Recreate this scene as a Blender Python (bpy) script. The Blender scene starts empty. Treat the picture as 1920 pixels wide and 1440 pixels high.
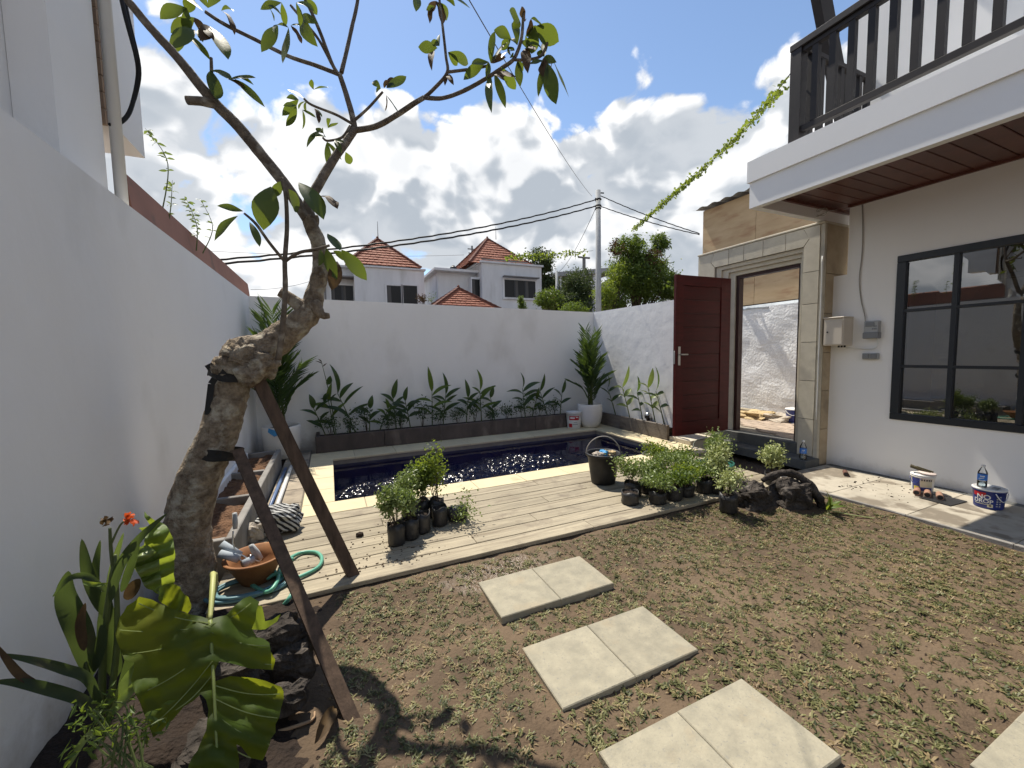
import bpy, bmesh, math, random
from mathutils import Vector, Matrix, noise as mnoise, geometry as mgeo

# ------------------------------------------------------------------ camera
scene = bpy.context.scene
CAM_H, FPX = 1.5, 756.0
YAW, PITCH, ROLL = math.radians(24.32), math.radians(4.25), math.radians(-1.05)
_f = Vector((math.sin(YAW)*math.cos(PITCH), math.cos(YAW)*math.cos(PITCH), -math.sin(PITCH)))
_r0 = Vector((math.cos(YAW), -math.sin(YAW), 0)); _u0 = _r0.cross(_f)
CR = math.cos(ROLL)*_r0 + math.sin(ROLL)*_u0
CU = -math.sin(ROLL)*_r0 + math.cos(ROLL)*_u0
CF = _f
EYE = Vector((0, 0, CAM_H))
cam_data = bpy.data.cameras.new('camera')
cam_data.sensor_width = 36; cam_data.lens = 36*FPX/1920
cam_data.clip_start = .02; cam_data.clip_end = 2000
cam = bpy.data.objects.new('camera', cam_data); scene.collection.objects.link(cam)
cam.matrix_world = Matrix(((CR.x, CU.x, -CF.x, 0), (CR.y, CU.y, -CF.y, 0), (CR.z, CU.z, -CF.z, CAM_H), (0, 0, 0, 1)))
scene.camera = cam

# ------------------------------------------------------------------ sun, sky, exposure
SUN_DIR = Vector((-.085, .555, 1.0)).normalized()          # towards the sun
sun = bpy.data.lights.new('sun', 'SUN'); sun.energy = 4.2; sun.angle = math.radians(.53); sun.color = (1, .93, .81)
so = bpy.data.objects.new('sun', sun); scene.collection.objects.link(so)
so.rotation_euler = SUN_DIR.to_track_quat('Z', 'Y').to_euler()
world = bpy.data.worlds.new('World'); scene.world = world; world.use_nodes = True
def build_world():
    nt = world.node_tree; nt.nodes.clear(); N = nt.nodes.new; L = nt.links.new
    def math_(op, a, b=None, c=None):
        n = N('ShaderNodeMath'); n.operation = op
        for i, v in enumerate((a, b, c)):
            if v is None: continue
            if isinstance(v, (int, float)): n.inputs[i].default_value = v
            else: L(v, n.inputs[i])
        return n.outputs[0]
    def sstep(x, a, b, lo=0., hi=1.):
        n = N('ShaderNodeMapRange'); n.interpolation_type = 'SMOOTHSTEP'
        L(x, n.inputs[0]); n.inputs[1].default_value = a; n.inputs[2].default_value = b
        n.inputs[3].default_value = lo; n.inputs[4].default_value = hi
        return n.outputs[0]
    tc = N('ShaderNodeTexCoord')
    sep = N('ShaderNodeSeparateXYZ'); L(tc.outputs['Generated'], sep.inputs[0])
    z = sep.outputs[2]
    def field(off, detail=9):
        mp = N('ShaderNodeMapping'); L(tc.outputs['Generated'], mp.inputs[0])
        mp.inputs['Location'].default_value = (3.3+off[0], 1.7+off[1], .9+off[2]); mp.inputs['Scale'].default_value = (1, 1, 1.25)
        w = N('ShaderNodeTexNoise'); w.inputs['Scale'].default_value = 3.0; w.inputs['Detail'].default_value = 3; L(mp.outputs[0], w.inputs[0])
        mx = N('ShaderNodeVectorMath'); mx.operation = 'MULTIPLY_ADD'; L(w.outputs['Color'], mx.inputs[0]); mx.inputs[1].default_value = (.22,)*3; L(mp.outputs[0], mx.inputs[2])
        a = N('ShaderNodeTexNoise'); a.inputs['Scale'].default_value = 3.1; a.inputs['Detail'].default_value = detail; a.inputs['Roughness'].default_value = .58; L(mx.outputs[0], a.inputs[0])
        v = N('ShaderNodeTexVoronoi'); v.inputs['Scale'].default_value = 8;
        v.inputs['Detail'].default_value = 2; v.inputs['Roughness'].default_value = .5
        L(mx.outputs[0], v.inputs[0])
        return math_('ADD', a.outputs[0], math_('MULTIPLY', math_('SUBTRACT', .45, v.outputs['Distance']), .30))
    n0 = field((0, 0, 0))
    dlt = SUN_DIR*.055
    n1 = field((dlt.x, dlt.y, dlt.z*1.25), 4)
    # cumulus stand thick towards the horizon and thin out overhead
    cover = sstep(z, .38, .61, .46, -.02)
    dens = math_('ADD', n0, cover)
    mask = sstep(dens, .565, .64)
    core = sstep(dens, .66, 1.0)
    lit = sstep(math_('SUBTRACT', n0, n1), -.09, .11)
    val = math_('ADD', math_('MULTIPLY', lit, .50), math_('MULTIPLY_ADD', core, -.30, .50))
    ramp = N('ShaderNodeMix'); ramp.data_type = 'RGBA'; L(sstep(val, .3, .95), ramp.inputs[0])
    ramp.inputs[6].default_value = (.37, .41, .46, 1); ramp.inputs[7].default_value = (.86, .86, .86, 1)
    sky = N('ShaderNodeTexSky'); sky.sky_type = 'NISHITA'; sky.sun_disc = False
    sky.sun_elevation = math.asin(SUN_DIR.z); sky.sun_rotation = math.atan2(SUN_DIR.x, SUN_DIR.y)
    sky.altitude = 50; sky.air_density = 1.0; sky.dust_density = .15; sky.ozone_density = 1.0
    b1 = N('ShaderNodeBackground'); L(sky.outputs[0], b1.inputs[0]); b1.inputs[1].default_value = .11
    b2 = N('ShaderNodeBackground'); L(ramp.outputs[2], b2.inputs[0]); b2.inputs[1].default_value = .83
    mix = N('ShaderNodeMixShader'); L(mask, mix.inputs[0]); L(b1.outputs[0], mix.inputs[1]); L(b2.outputs[0], mix.inputs[2])
    out = N('ShaderNodeOutputWorld'); L(mix.outputs[0], out.inputs[0])
build_world()
world.cycles.sampling_method = 'MANUAL'; world.cycles.sample_map_resolution = 512
scene.view_settings.view_transform = 'Standard'; scene.view_settings.look = 'None'
scene.view_settings.exposure = .70; scene.view_settings.gamma = 1
scene.cycles.use_denoising = True; scene.cycles.max_bounces = 8; scene.cycles.transparent_max_bounces = 16
scene.cycles.caustics_reflective = False; scene.cycles.caustics_refractive = False

# ------------------------------------------------------------------ helpers
rng = random.Random(7)
def ray(px, py): return CF + CR*((px-960)/FPX) - CU*((py-720)/FPX)
def at(px, py, Y):                       # the point of the place at depth Y seen at this spot of the photograph
    d = ray(px, py); return EYE + d*(Y/d.y)
def atX(px, py, X):
    d = ray(px, py); return EYE + d*(X/d.x)
def atZ(px, py, z):
    d = ray(px, py); return EYE + d*((z-CAM_H)/d.z)
COL = scene.collection
WPOS = {}                                # world position of every object's origin

class MB:
    def __init__(s): s.v = []; s.f = []; s.tint = None
    def add(s, vs, fs):
        k = len(s.v); s.v += [Vector(v) for v in vs]; s.f += [[i+k for i in f] for f in fs]; return s
    def box(s, x0, x1, y0, y1, z0, z1):
        return s.add([(x0,y0,z0),(x1,y0,z0),(x1,y1,z0),(x0,y1,z0),(x0,y0,z1),(x1,y0,z1),(x1,y1,z1),(x0,y1,z1)],
                     [(0,3,2,1),(4,5,6,7),(0,1,5,4),(1,2,6,5),(2,3,7,6),(3,0,4,7)])
    def cbox(s, x0, x1, y0, y1, z0, z1, b=.006):       # box with chamfered edges
        b = min(b, (x1-x0)*.45, (y1-y0)*.45, (z1-z0)*.45)
        vs = []; 
        for (z, i) in ((z0, b), (z0+b, 0), (z1-b, 0), (z1, b)):
            vs += [(x0+i, y0+i, z), (x1-i, y0+i, z), (x1-i, y1-i, z), (x0+i, y1-i, z)]
        fs = [(3,2,1,0), (12,13,14,15)]
        for r in range(3):
            for k in range(4): fs.append((r*4+k, r*4+(k+1)%4, r*4+4+(k+1)%4, r*4+4+k))
        return s.add(vs, fs)
    def obox(s, a, b, w, h, up=Vector((0,0,1))):       # bar of section w x h from a to b
        a = Vector(a); b = Vector(b); d = (b-a).normalized(); sx = d.cross(up)
        if sx.length < 1e-4: sx = d.cross(Vector((1,0,0)))
        sx.normalize(); sy = sx.cross(d).normalized()
        vs = []
        for p in (a, b):
            for (i, j) in ((-1,-1),(1,-1),(1,1),(-1,1)): vs.append(p + sx*(i*w/2) + sy*(j*h/2))
        return s.add(vs, [(0,1,2,3),(7,6,5,4),(0,4,5,1),(1,5,6,2),(2,6,7,3),(3,7,4,0)])
    def prism(s, poly, off):
        n = len(poly); off = Vector(off); poly = [Vector(p) for p in poly]
        return s.add(poly + [p+off for p in poly], [tuple(range(n))[::-1], tuple(range(n, 2*n))] + [(i, (i+1) % n, n+(i+1) % n, n+i) for i in range(n)])
    def tube(s, pts, rad, seg=8, lump=0, lscale=6, smooth=0):
        pts = [Vector(p) for p in pts]
        if not hasattr(rad, '__len__'): rad = [rad]*len(pts)
        if smooth: pts, rad = catmull(pts, rad, smooth)
        n = len(pts); ref = None; k = len(s.v)
        for i, p in enumerate(pts):
            d = (pts[min(i+1, n-1)] - pts[max(i-1, 0)]).normalized()
            if ref is None:
                ref = d.cross(Vector((0,0,1)) if abs(d.z) < .9 else Vector((1,0,0))).normalized()
            ref = (ref - d*ref.dot(d)).normalized(); o = d.cross(ref)
            for j in range(seg):
                a = 2*math.pi*j/seg; q = ref*math.cos(a) + o*math.sin(a); r = rad[i]
                if lump: r *= 1 + lump*mnoise.fractal((p+q*rad[i])*lscale, .8, 2., 4)
                s.v.append(p + q*r)
        for i in range(n-1):
            for j in range(seg):
                s.f.append([k+i*seg+j, k+i*seg+(j+1) % seg, k+(i+1)*seg+(j+1) % seg, k+(i+1)*seg+j])
        s.f.append([k+j for j in range(seg)][::-1]); s.f.append([k+(n-1)*seg+j for j in range(seg)])
        return s
    def lathe(s, prof, c=(0,0,0), seg=24, M=None, close=True):
        c = Vector(c); k = len(s.v)
        for (r, z) in prof:
            for j in range(seg):
                a = 2*math.pi*j/seg; p = Vector((r*math.cos(a), r*math.sin(a), z))
                s.v.append(c + (M @ p if M else p))
        for i in range(len(prof)-1):
            for j in range(seg):
                s.f.append([k+i*seg+j, k+i*seg+(j+1) % seg, k+(i+1)*seg+(j+1) % seg, k+(i+1)*seg+j])
        if close:
            s.f.append([k+j for j in range(seg)][::-1]); s.f.append([k+(len(prof)-1)*seg+j for j in range(seg)])
        return s
    def leaf(s, a, b, W, nrm=None, sag=.1, n=6, fold=.25, shape=.8, base=.06, curl=0):
        # a pointed blade from a to b, folded along the midrib, arching by sag
        a = Vector(a); b = Vector(b); d = b-a; L = d.length
        if nrm is None: nrm = Vector((rng.uniform(-1,1), rng.uniform(-1,1), rng.uniform(.2,1)))
        side = d.cross(nrm)
        if side.length < 1e-6: side = d.cross(Vector((1,.3,0)))
        side.normalize(); up = side.cross(d).normalized()
        k = len(s.v)
        for i in range(n+1):
            t = i/n; w = W*.5*(max(0., math.sin(math.pi*t**shape))**.8 + base*(1-t))
            p = a + d*t + up*(sag*L*4*t*(1-t))
            cu = curl*w*math.sin(t*9)
            s.v += [p - side*w + up*(fold*w+cu), p, p + side*w + up*(fold*w-cu)]
        for i in range(n):
            q = k+i*3; s.f += [[q, q+1, q+4, q+3], [q+1, q+2, q+5, q+4]]
        return s
    def build(s, name, mat, parent=None, smooth=False, loc=None):
        if parent is not None: o0 = WPOS[parent.name]
        elif loc is not None: o0 = Vector(loc)
        else:
            lo = [min(v[i] for v in s.v) for i in range(3)]; hi = [max(v[i] for v in s.v) for i in range(3)]
            o0 = Vector(((lo[0]+hi[0])/2, (lo[1]+hi[1])/2, lo[2]))
        me = bpy.data.meshes.new(name); me.from_pydata([v-o0 for v in s.v], [], s.f); me.update()
        if mat: me.materials.append(mat)
        if smooth: me.polygons.foreach_set('use_smooth', [True]*len(me.polygons))
        o = bpy.data.objects.new(name, me); COL.objects.link(o)
        if parent is not None: o.parent = parent
        else: o.location = o0
        WPOS[o.name] = o0.copy()
        return o

def catmull(pts, rad, m):
    P = [pts[0]] + list(pts) + [pts[-1]]; R = [rad[0]] + list(rad) + [rad[-1]]; po = []; ro = []
    for i in range(1, len(P)-2):
        for j in range(m):
            t = j/m
            h = lambda a, b, c, d: .5*((2*b) + (c-a)*t + (2*a-5*b+4*c-d)*t*t + (3*b-a-3*c+d)*t**3)
            po.append(Vector([h(P[i-1][k], P[i][k], P[i+1][k], P[i+2][k]) for k in range(3)])); ro.append(R[i]+(R[i+1]-R[i])*t)
    po.append(Vector(pts[-1])); ro.append(rad[-1])
    return po, ro

def tag(o, label, cat, group=None):
    o['label'] = label; o['category'] = cat
    if group: o['group'] = group
    return o
def struct(o, kind='structure'): o['kind'] = kind; return o
def thing(name, label, cat, loc, group=None):
    o = bpy.data.objects.new(name, None); COL.objects.link(o); o.location = loc; o.empty_display_size = .1
    WPOS[o.name] = Vector(loc)
    return tag(o, label, cat, group)
_cache = {}
def piece(name, parent, mat, c, size, b=.006, rotz=0):        # one tile, plank or block; alike ones share their mesh
    key = (mat.name, b) + tuple(round(x, 3) for x in size)
    if key not in _cache:
        m = MB(); sx, sy, sz = size; m.cbox(-sx/2, sx/2, -sy/2, sy/2, -sz/2, sz/2, b)
        me = bpy.data.meshes.new(name); me.from_pydata([tuple(v) for v in m.v], [], m.f); me.materials.append(mat); _cache[key] = me
    o = bpy.data.objects.new(name, _cache[key]); COL.objects.link(o)
    o.parent = parent; o.location = Vector(c) - WPOS[parent.name]; o.rotation_euler.z = rotz
    return o
def copy_tree(src, loc, parent=None, rotz=0, scale=1):
    o = src.copy(); COL.objects.link(o)
    if parent is None: o.location = loc; o.rotation_euler.z = rotz; o.scale = (scale,)*3
    else: o.parent = parent
    for ch in src.children: copy_tree(ch, None, o)
    return o
ORD = ['first', 'second', 'third', 'fourth', 'fifth', 'sixth', 'seventh', 'eighth', 'ninth', 'tenth', 'eleventh', 'twelfth', 'thirteenth', 'fourteenth', 'fifteenth', 'sixteenth', 'seventeenth', 'eighteenth']

# ------------------------------------------------------------------ materials
def mat(name, c1, c2=None, scale=4, rough=.8, bump=0, bscale=None, bdist=.01, rand=0, stretch=(1,1,1), c3=None, s3=2, t3=(.55,.7), spec=.3, metal=0,
        transl=0, tcol=None, detail=6, c4=None, s4=2, t4=(.55,.7)):
    m = bpy.data.materials.new(name); m.use_nodes = True; nt = m.node_tree; N = nt.nodes.new; L = nt.links.new
    p = nt.nodes['Principled BSDF']; p.inputs['Roughness'].default_value = rough; p.inputs['Metallic'].default_value = metal
    p.inputs['Specular IOR Level'].default_value = spec
    rgba = lambda c: (c[0], c[1], c[2], 1)
    tc = N('ShaderNodeTexCoord'); oi = N('ShaderNodeObjectInfo')
    off = N('ShaderNodeVectorMath'); off.operation = 'MULTIPLY_ADD'; L(oi.outputs['Random'], off.inputs[0]); off.inputs[1].default_value = (37, 17, 29)
    L(tc.outputs['Object'], off.inputs[2])
    mp = N('ShaderNodeMapping'); L(off.outputs[0], mp.inputs[0]); mp.inputs['Scale'].default_value = stretch
    col = None
    if c2 is not None:
        n = N('ShaderNodeTexNoise'); n.inputs['Scale'].default_value = scale; n.inputs['Detail'].default_value = detail; n.inputs['Roughness'].default_value = .62; L(mp.outputs[0], n.inputs[0])
        mr = N('ShaderNodeMapRange'); L(n.outputs[0], mr.inputs[0]); mr.inputs[1].default_value = .32; mr.inputs[2].default_value = .68
        mx = N('ShaderNodeMix'); mx.data_type = 'RGBA'; L(mr.outputs[0], mx.inputs[0]); mx.inputs[6].default_value = rgba(c1); mx.inputs[7].default_value = rgba(c2); col = mx.outputs[2]
    if c3 is not None:
        n = N('ShaderNodeTexNoise'); n.inputs['Scale'].default_value = s3; n.inputs['Detail'].default_value = 5; L(mp.outputs[0], n.inputs[0])
        mr = N('ShaderNodeMapRange'); L(n.outputs[0], mr.inputs[0]); mr.inputs[1].default_value = t3[0]; mr.inputs[2].default_value = t3[1]
        mx = N('ShaderNodeMix'); mx.data_type = 'RGBA'; L(mr.outputs[0], mx.inputs[0])
        if col: L(col, mx.inputs[6])
        else: mx.inputs[6].default_value = rgba(c1)
        mx.inputs[7].default_value = rgba(c3); col = mx.outputs[2]
    if c4 is not None:                 # blotches that ignore the grain
        n = N('ShaderNodeTexNoise'); n.inputs['Scale'].default_value = s4; n.inputs['Detail'].default_value = 8; n.inputs['Roughness'].default_value = .65; L(off.outputs[0], n.inputs[0])
        mr = N('ShaderNodeMapRange'); L(n.outputs[0], mr.inputs[0]); mr.inputs[1].default_value = t4[0]; mr.inputs[2].default_value = t4[1]
        mx = N('ShaderNodeMix'); mx.data_type = 'RGBA'; L(mr.outputs[0], mx.inputs[0]); L(col, mx.inputs[6]); mx.inputs[7].default_value = rgba(c4); col = mx.outputs[2]
    if rand:
        hv = N('ShaderNodeHueSaturation')
        mr = N('ShaderNodeMapRange'); L(oi.outputs['Random'], mr.inputs[0]); mr.inputs[3].default_value = 1-rand; mr.inputs[4].default_value = 1+rand
        L(mr.outputs[0], hv.inputs['Value'])
        if col: L(col, hv.inputs['Color'])
        else: hv.inputs['Color'].default_value = rgba(c1)
        col = hv.outputs[0]
    if col: L(col, p.inputs['Base Color'])
    else: p.inputs['Base Color'].default_value = rgba(c1)
    if bump:
        n = N('ShaderNodeTexNoise'); n.inputs['Scale'].default_value = bscale or scale*4; n.inputs['Detail'].default_value = 5; L(mp.outputs[0], n.inputs[0])
        b = N('ShaderNodeBump'); b.inputs['Strength'].default_value = bump; b.inputs['Distance'].default_value = bdist; L(n.outputs[0], b.inputs['Height']); L(b.outputs[0], p.inputs['Normal'])
    if transl:
        t = N('ShaderNodeBsdfTranslucent')
        if tcol: t.inputs[0].default_value = rgba(tcol)
        elif col: L(col, t.inputs[0])
        else: t.inputs[0].default_value = rgba(c1)
        ms = N('ShaderNodeMixShader'); ms.inputs[0].default_value = transl
        L(p.outputs[0], ms.inputs[1]); L(t.outputs[0], ms.inputs[2]); L(ms.outputs[0], nt.nodes['Material Output'].inputs[0])
    return m
def glassy(name, tint, refl, rough=0.0, bump=0):
    m = bpy.data.materials.new(name); m.use_nodes = True; nt = m.node_tree; nt.nodes.clear(); N = nt.nodes.new; L = nt.links.new
    t = N('ShaderNodeBsdfTransparent'); t.inputs[0].default_value = (*tint, 1)
    g = N('ShaderNodeBsdfGlossy'); g.inputs['Roughness'].default_value = rough
    fr = N('ShaderNodeFresnel'); fr.inputs[0].default_value = 1.45
    a = N('ShaderNodeMath'); a.operation = 'MAXIMUM'; L(fr.outputs[0], a.inputs[0]); a.inputs[1].default_value = refl
    ms = N('ShaderNodeMixShader'); L(a.outputs[0], ms.inputs[0]); L(t.outputs[0], ms.inputs[1]); L(g.outputs[0], ms.inputs[2])
    o = N('ShaderNodeOutputMaterial'); L(ms.outputs[0], o.inputs[0])
    return m
WHITE = mat('white_wall_paint', (.875,.863,.838), (.835,.822,.795), 1.3, .75, .5, 6, .016, c3=(.68,.66,.62), s3=1.4, t3=(.58,.80), stretch=(1,1,.6))
WHITE_ROUGH = mat('rough_white_render', (.84,.84,.84), (.78,.79,.80), 3, .8, .55, 26, .02, c3=(.55,.56,.57), s3=2.2, t3=(.6,.8))
WHITE_WAVY = mat('trowelled_white_render', (.80,.80,.80), (.75,.75,.76), 2, .75, .3, 4, .03)
HOUSEWHITE = mat('house_paint', (.88,.872,.855), (.85,.842,.825), 1.2, .7, .1, 40, .003)
FASCIA = mat('fascia_white', (.86,.86,.85), (.83,.83,.82), 1.5, .6, .05, 30, .003)
STONE = mat('cream_limestone', (.61,.56,.45), (.51,.465,.37), 7, .85, .25, 50, .004, rand=.08, c3=(.36,.33,.28), s3=3, t3=(.58,.78))
DARKSTONE = mat('grey_andesite', (.085,.088,.085), (.13,.132,.125), 8, .65, .3, 60, .003)
TERRACE = mat('terrace_tile', (.46,.415,.335), (.36,.325,.26), 5, .7, .2, 60, .003, rand=.05, c3=(.20,.17,.13), s3=2.6, t3=(.54,.60), c4=(.28,.24,.185), s4=9, t4=(.55,.7))
COPING = mat('sandstone_coping', (.62,.53,.34), (.54,.46,.30), 5, .75, .2, 50, .003, rand=.07, c3=(.42,.33,.2), s3=3, t3=(.62,.78))
PAVER = mat('garden_paver_stone', (.36,.325,.24), (.25,.23,.175), 12, .85, .5, 110, .004, rand=.05, c3=(.35,.285,.19), s3=5, t3=(.56,.80), detail=14, c4=(.24,.225,.185), s4=70, t4=(.58,.66))
DECK = mat('weathered_deck_wood', (.40,.345,.245), (.24,.205,.148), 9, .8, .5, 40, .004, rand=.14, stretch=(.35,5,5), c3=(.17,.135,.095), s3=2.6, t3=(.55,.74), detail=10, c4=(.19,.155,.115), s4=3.5, t4=(.54,.72))
STAKE = mat('stake_timber', (.13,.085,.058), (.06,.04,.028), 10, .85, .4, 40, .004, stretch=(3,3,.6), rand=.1)
DOORWOOD = mat('maroon_door_wood', (.072,.0085,.008), (.042,.005,.005), 4, .5, .15, 40, .002, stretch=(1,6,6), rand=.12, spec=.2)
JAMB = mat('dark_jamb_wood', (.04,.012,.01), (.025,.008,.008), 4, .5)
SOFFIT = mat('soffit_wood', (.135,.048,.033), (.09,.03,.022), 4, .35, .1, 40, .002, stretch=(1.5,1.5,1.5), rand=.12, spec=.5)
BLACKWOOD = mat('black_stained_wood', (.018,.016,.017), (.028,.024,.024), 4, .5, .1, 40, .002)
BLACKMETAL = mat('black_window_frame', (.013,.017,.024), None, rough=.4, spec=.5)
CONCRETE = mat('planter_concrete', (.27,.255,.235), (.19,.18,.165), 5, .85, .4, 40, .005, c3=(.12,.105,.095), s3=3, t3=(.55,.75))
PLANTERDARK = mat('dark_planter_block', (.105,.083,.075), (.07,.057,.052), 6, .85, .4, 40, .005, rand=.15, c3=(.17,.14,.12), s3=5, t3=(.58,.75), stretch=(1,1,.5))
SOIL = mat('soil', (.105,.073,.048), (.06,.042,.029), 6, .95, 1., 45, .02, c3=(.18,.125,.09), s3=1.3, t3=(.5,.75), detail=10)
DARKSOIL = mat('potting_soil', (.034,.022,.015), (.018,.012,.009), 12, .95, 1., 50, .02)
COCO = mat('coconut_peat', (.19,.10,.052), (.09,.048,.027), 14, .95, 1., 60, .03)
BARK = mat('frangipani_bark', (.36,.295,.215), (.115,.085,.06), 22, .9, .8, 55, .04, c3=(.46,.42,.335), s3=13, t3=(.52,.66), detail=12)
BRANCH = mat('branch_bark', (.19,.155,.118), (.08,.062,.047), 16, .85, .7, 50, .008, c3=(.30,.27,.22), s3=14, t3=(.55,.7))
CUTWOOD = mat('cut_wood', (.40,.27,.16), (.28,.18,.11), 12, .8)
LEAF_F = mat('frangipani_leaf', (.04,.075,.014), (.025,.05,.012), 14, .42, .2, 30, .004, transl=.42, tcol=(.17,.22,.022), spec=.5, rand=.15)
LEAF_DRY = mat('dry_leaf', (.12,.075,.03), (.06,.035,.02), 12, .7, .4, 40, .004, transl=.3)
LEAF_DARK = mat('strap_leaf', (.022,.045,.014), (.036,.065,.018), 8, .4, .1, 30, .003, transl=.3, tcol=(.13,.22,.03), spec=.5)
LEAF_PALM = mat('palm_leaf', (.018,.042,.012), (.035,.068,.017), 8, .45, 0, transl=.3, tcol=(.16,.25,.03), spec=.5)
LEAF_EAR = mat('elephant_ear_leaf', (.06,.10,.014), (.04,.075,.011), 5, .55, .35, 26, .004, transl=.46, tcol=(.36,.40,.022), spec=.25, c3=(.15,.16,.02), s3=2.4, t3=(.56,.75))
LEAF_CANNA = mat('canna_leaf', (.028,.042,.02), (.018,.03,.014), 8, .6, .2, 20, .004, transl=.3, tcol=(.14,.20,.04), c3=(.10,.06,.045), s3=5, t3=(.60,.75))
LEAF_SAP = mat('sapling_leaf', (.15,.21,.05), (.27,.32,.12), 20, .45, 0, transl=.3, tcol=(.22,.30,.05), spec=.6)
LEAF_CREAM = mat('variegated_leaf', (.52,.53,.27), (.30,.36,.13), 30, .5, 0, transl=.2, tcol=(.4,.45,.12))
LEAF_BUSH = mat('bush_leaf', (.11,.165,.036), (.055,.095,.022), 3, .5, 0, transl=.35, tcol=(.22,.30,.03))
LEAF_BRIGHT = mat('bright_bush_leaf', (.13,.19,.035), (.08,.13,.025), 3, .5, 0, transl=.4, tcol=(.34,.42,.04))
LEAF_DEEP = mat('dark_tree_leaf', (.035,.055,.02), (.055,.08,.024), 3, .55, 0, transl=.25, tcol=(.10,.14,.03))
STEM = mat('green_stem', (.10,.13,.04), (.07,.09,.03), 10, .5)
TWIG = mat('brown_twig', (.09,.065,.04), (.06,.045,.03), 10, .8)
POLYBAG = mat('black_polybag', (.018,.017,.017), (.035,.033,.032), 12, .45, .6, 30, .01, spec=.5)
BLACKPL = mat('black_plastic', (.016,.016,.018), (.03,.03,.03), 8, .5)
WHITEPOT = mat('white_glazed_pot', (.72,.70,.66), (.66,.64,.60), 3, .35, spec=.5)
WHITEPL = mat('white_plastic', (.70,.70,.68), None, rough=.4, spec=.5)
GREYPL = mat('grey_plastic', (.22,.23,.24), None, rough=.5)
LIGHTGREY = mat('light_grey_plastic', (.42,.43,.43), (.36,.37,.37), 8, .5)
BEIGEMETAL = mat('beige_enamel', (.62,.56,.47), (.58,.52,.44), 4, .5)
STEEL = mat('brushed_steel', (.55,.55,.54), None, rough=.35, metal=1)
BLUEPL = mat('blue_plastic', (.02,.035,.20), None, rough=.4, spec=.5)
REDPR = mat('red_print', (.45,.02,.03), None, rough=.45)
YELPR = mat('yellow_print', (.65,.55,.12), None, rough=.45)
CREAMPR = mat('cream_print', (.6,.58,.42), None, rough=.45)
BLUEPR = mat('blue_label', (.05,.20,.62), None, rough=.4)
TERRACOTTA = mat('terracotta_bowl', (.30,.135,.05), (.20,.085,.035), 8, .7, .2, 40, .003, c3=(.08,.05,.035), s3=5, t3=(.55,.72))
RUST = mat('rusty_pipe', (.14,.07,.05), (.09,.045,.035), 12, .8)
HOSEGREEN = mat('green_hose', (.12,.38,.26), (.10,.32,.23), 5, .4, spec=.5)
HOSEBLUE = mat('teal_hose', (.10,.21,.24), None, rough=.4, spec=.5)
HOSEDARK = mat('dark_green_hose', (.012,.10,.075), None, rough=.35, spec=.5)
CLEARPL = glassy('clear_bottle_plastic', (.95,.97,.98), .12, .08)
GLASS = glassy('window_glass', (.34,.35,.34), .27, 0.0)
ROCK = mat('dark_volcanic_rock', (.03,.026,.023), (.085,.072,.062), 9, .85, 1., 30, .03, c3=(.16,.14,.12), s3=9, t3=(.58,.75), detail=10, spec=.12)
ROOFTILE = mat('orange_roof_tile', (.33,.115,.065), (.20,.07,.045), 14, .8, .5, 60, .02, c3=(.38,.175,.11), s3=5, t3=(.5,.75))
RIDGE = mat('ridge_tile', (.16,.06,.04), (.10,.045,.035), 8, .85)
FARWHITE = mat('far_white_render', (.66,.68,.70), (.58,.60,.62), 1, .8, c3=(.46,.47,.47), s3=.8, t3=(.56,.78), stretch=(2,2,.5))
FARGREY = mat('grey_parapet', (.22,.22,.22), (.16,.16,.16), 2, .85)
PANE = mat('far_dark_pane', (.010,.011,.013), None, rough=.3, spec=.25)
CURTAIN = mat('grey_curtain', (.11,.11,.11), (.07,.07,.07), 8, .9, stretch=(8,1,.2))
TCFASCIA = mat('terracotta_painted_board', (.34,.165,.115), (.27,.13,.095), 2, .75, c3=(.14,.10,.08), s3=3, t3=(.58,.75))
PLYWOOD = mat('plywood', (.56,.42,.26), (.47,.34,.20), 2.2, .7, .1, 20, .003, stretch=(1,1,4), rand=.08, c3=(.36,.20,.11), s3=1.6, t3=(.56,.74))
ZINC = mat('corrugated_zinc', (.40,.43,.45), (.30,.32,.33), 5, .45, metal=.6)
BRICKPAVE = mat('alley_paver', (.40,.32,.25), (.32,.26,.21), 9, .85, .3, 60, .003, rand=.14)
POLECON = mat('pole_concrete', (.36,.38,.39), (.30,.31,.32), 6, .8)
CABLE = mat('black_cable', (.012,.012,.013), None, rough=.6)
CABLEGREY = mat('grey_cable', (.35,.33,.30), None, rough=.6)
CLOTH = mat('straw_cloth', (.55,.43,.24), (.42,.31,.17), 8, .9, .6, 30, .02)
SACK = mat('dusty_sack', (.50,.44,.36), (.38,.33,.27), 8, .9, .6, 30, .02)
BLACKTAPE = mat('black_rubber_strap', (.012,.012,.013), (.022,.022,.022), 14, .55, .6, 30, .01)
PIPEBLUE = mat('blue_pipe', (.10,.16,.30), None, rough=.4)
TARP = mat('blue_tarp', (.07,.30,.55), (.05,.22,.45), 8, .5)
ROLLER = mat('grey_roller_nap', (.38,.42,.46), (.30,.34,.38), 20, .9)
FLOWER = mat('orange_petal', (.65,.13,.03), (.50,.07,.02), 10, .6, transl=.3)
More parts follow.
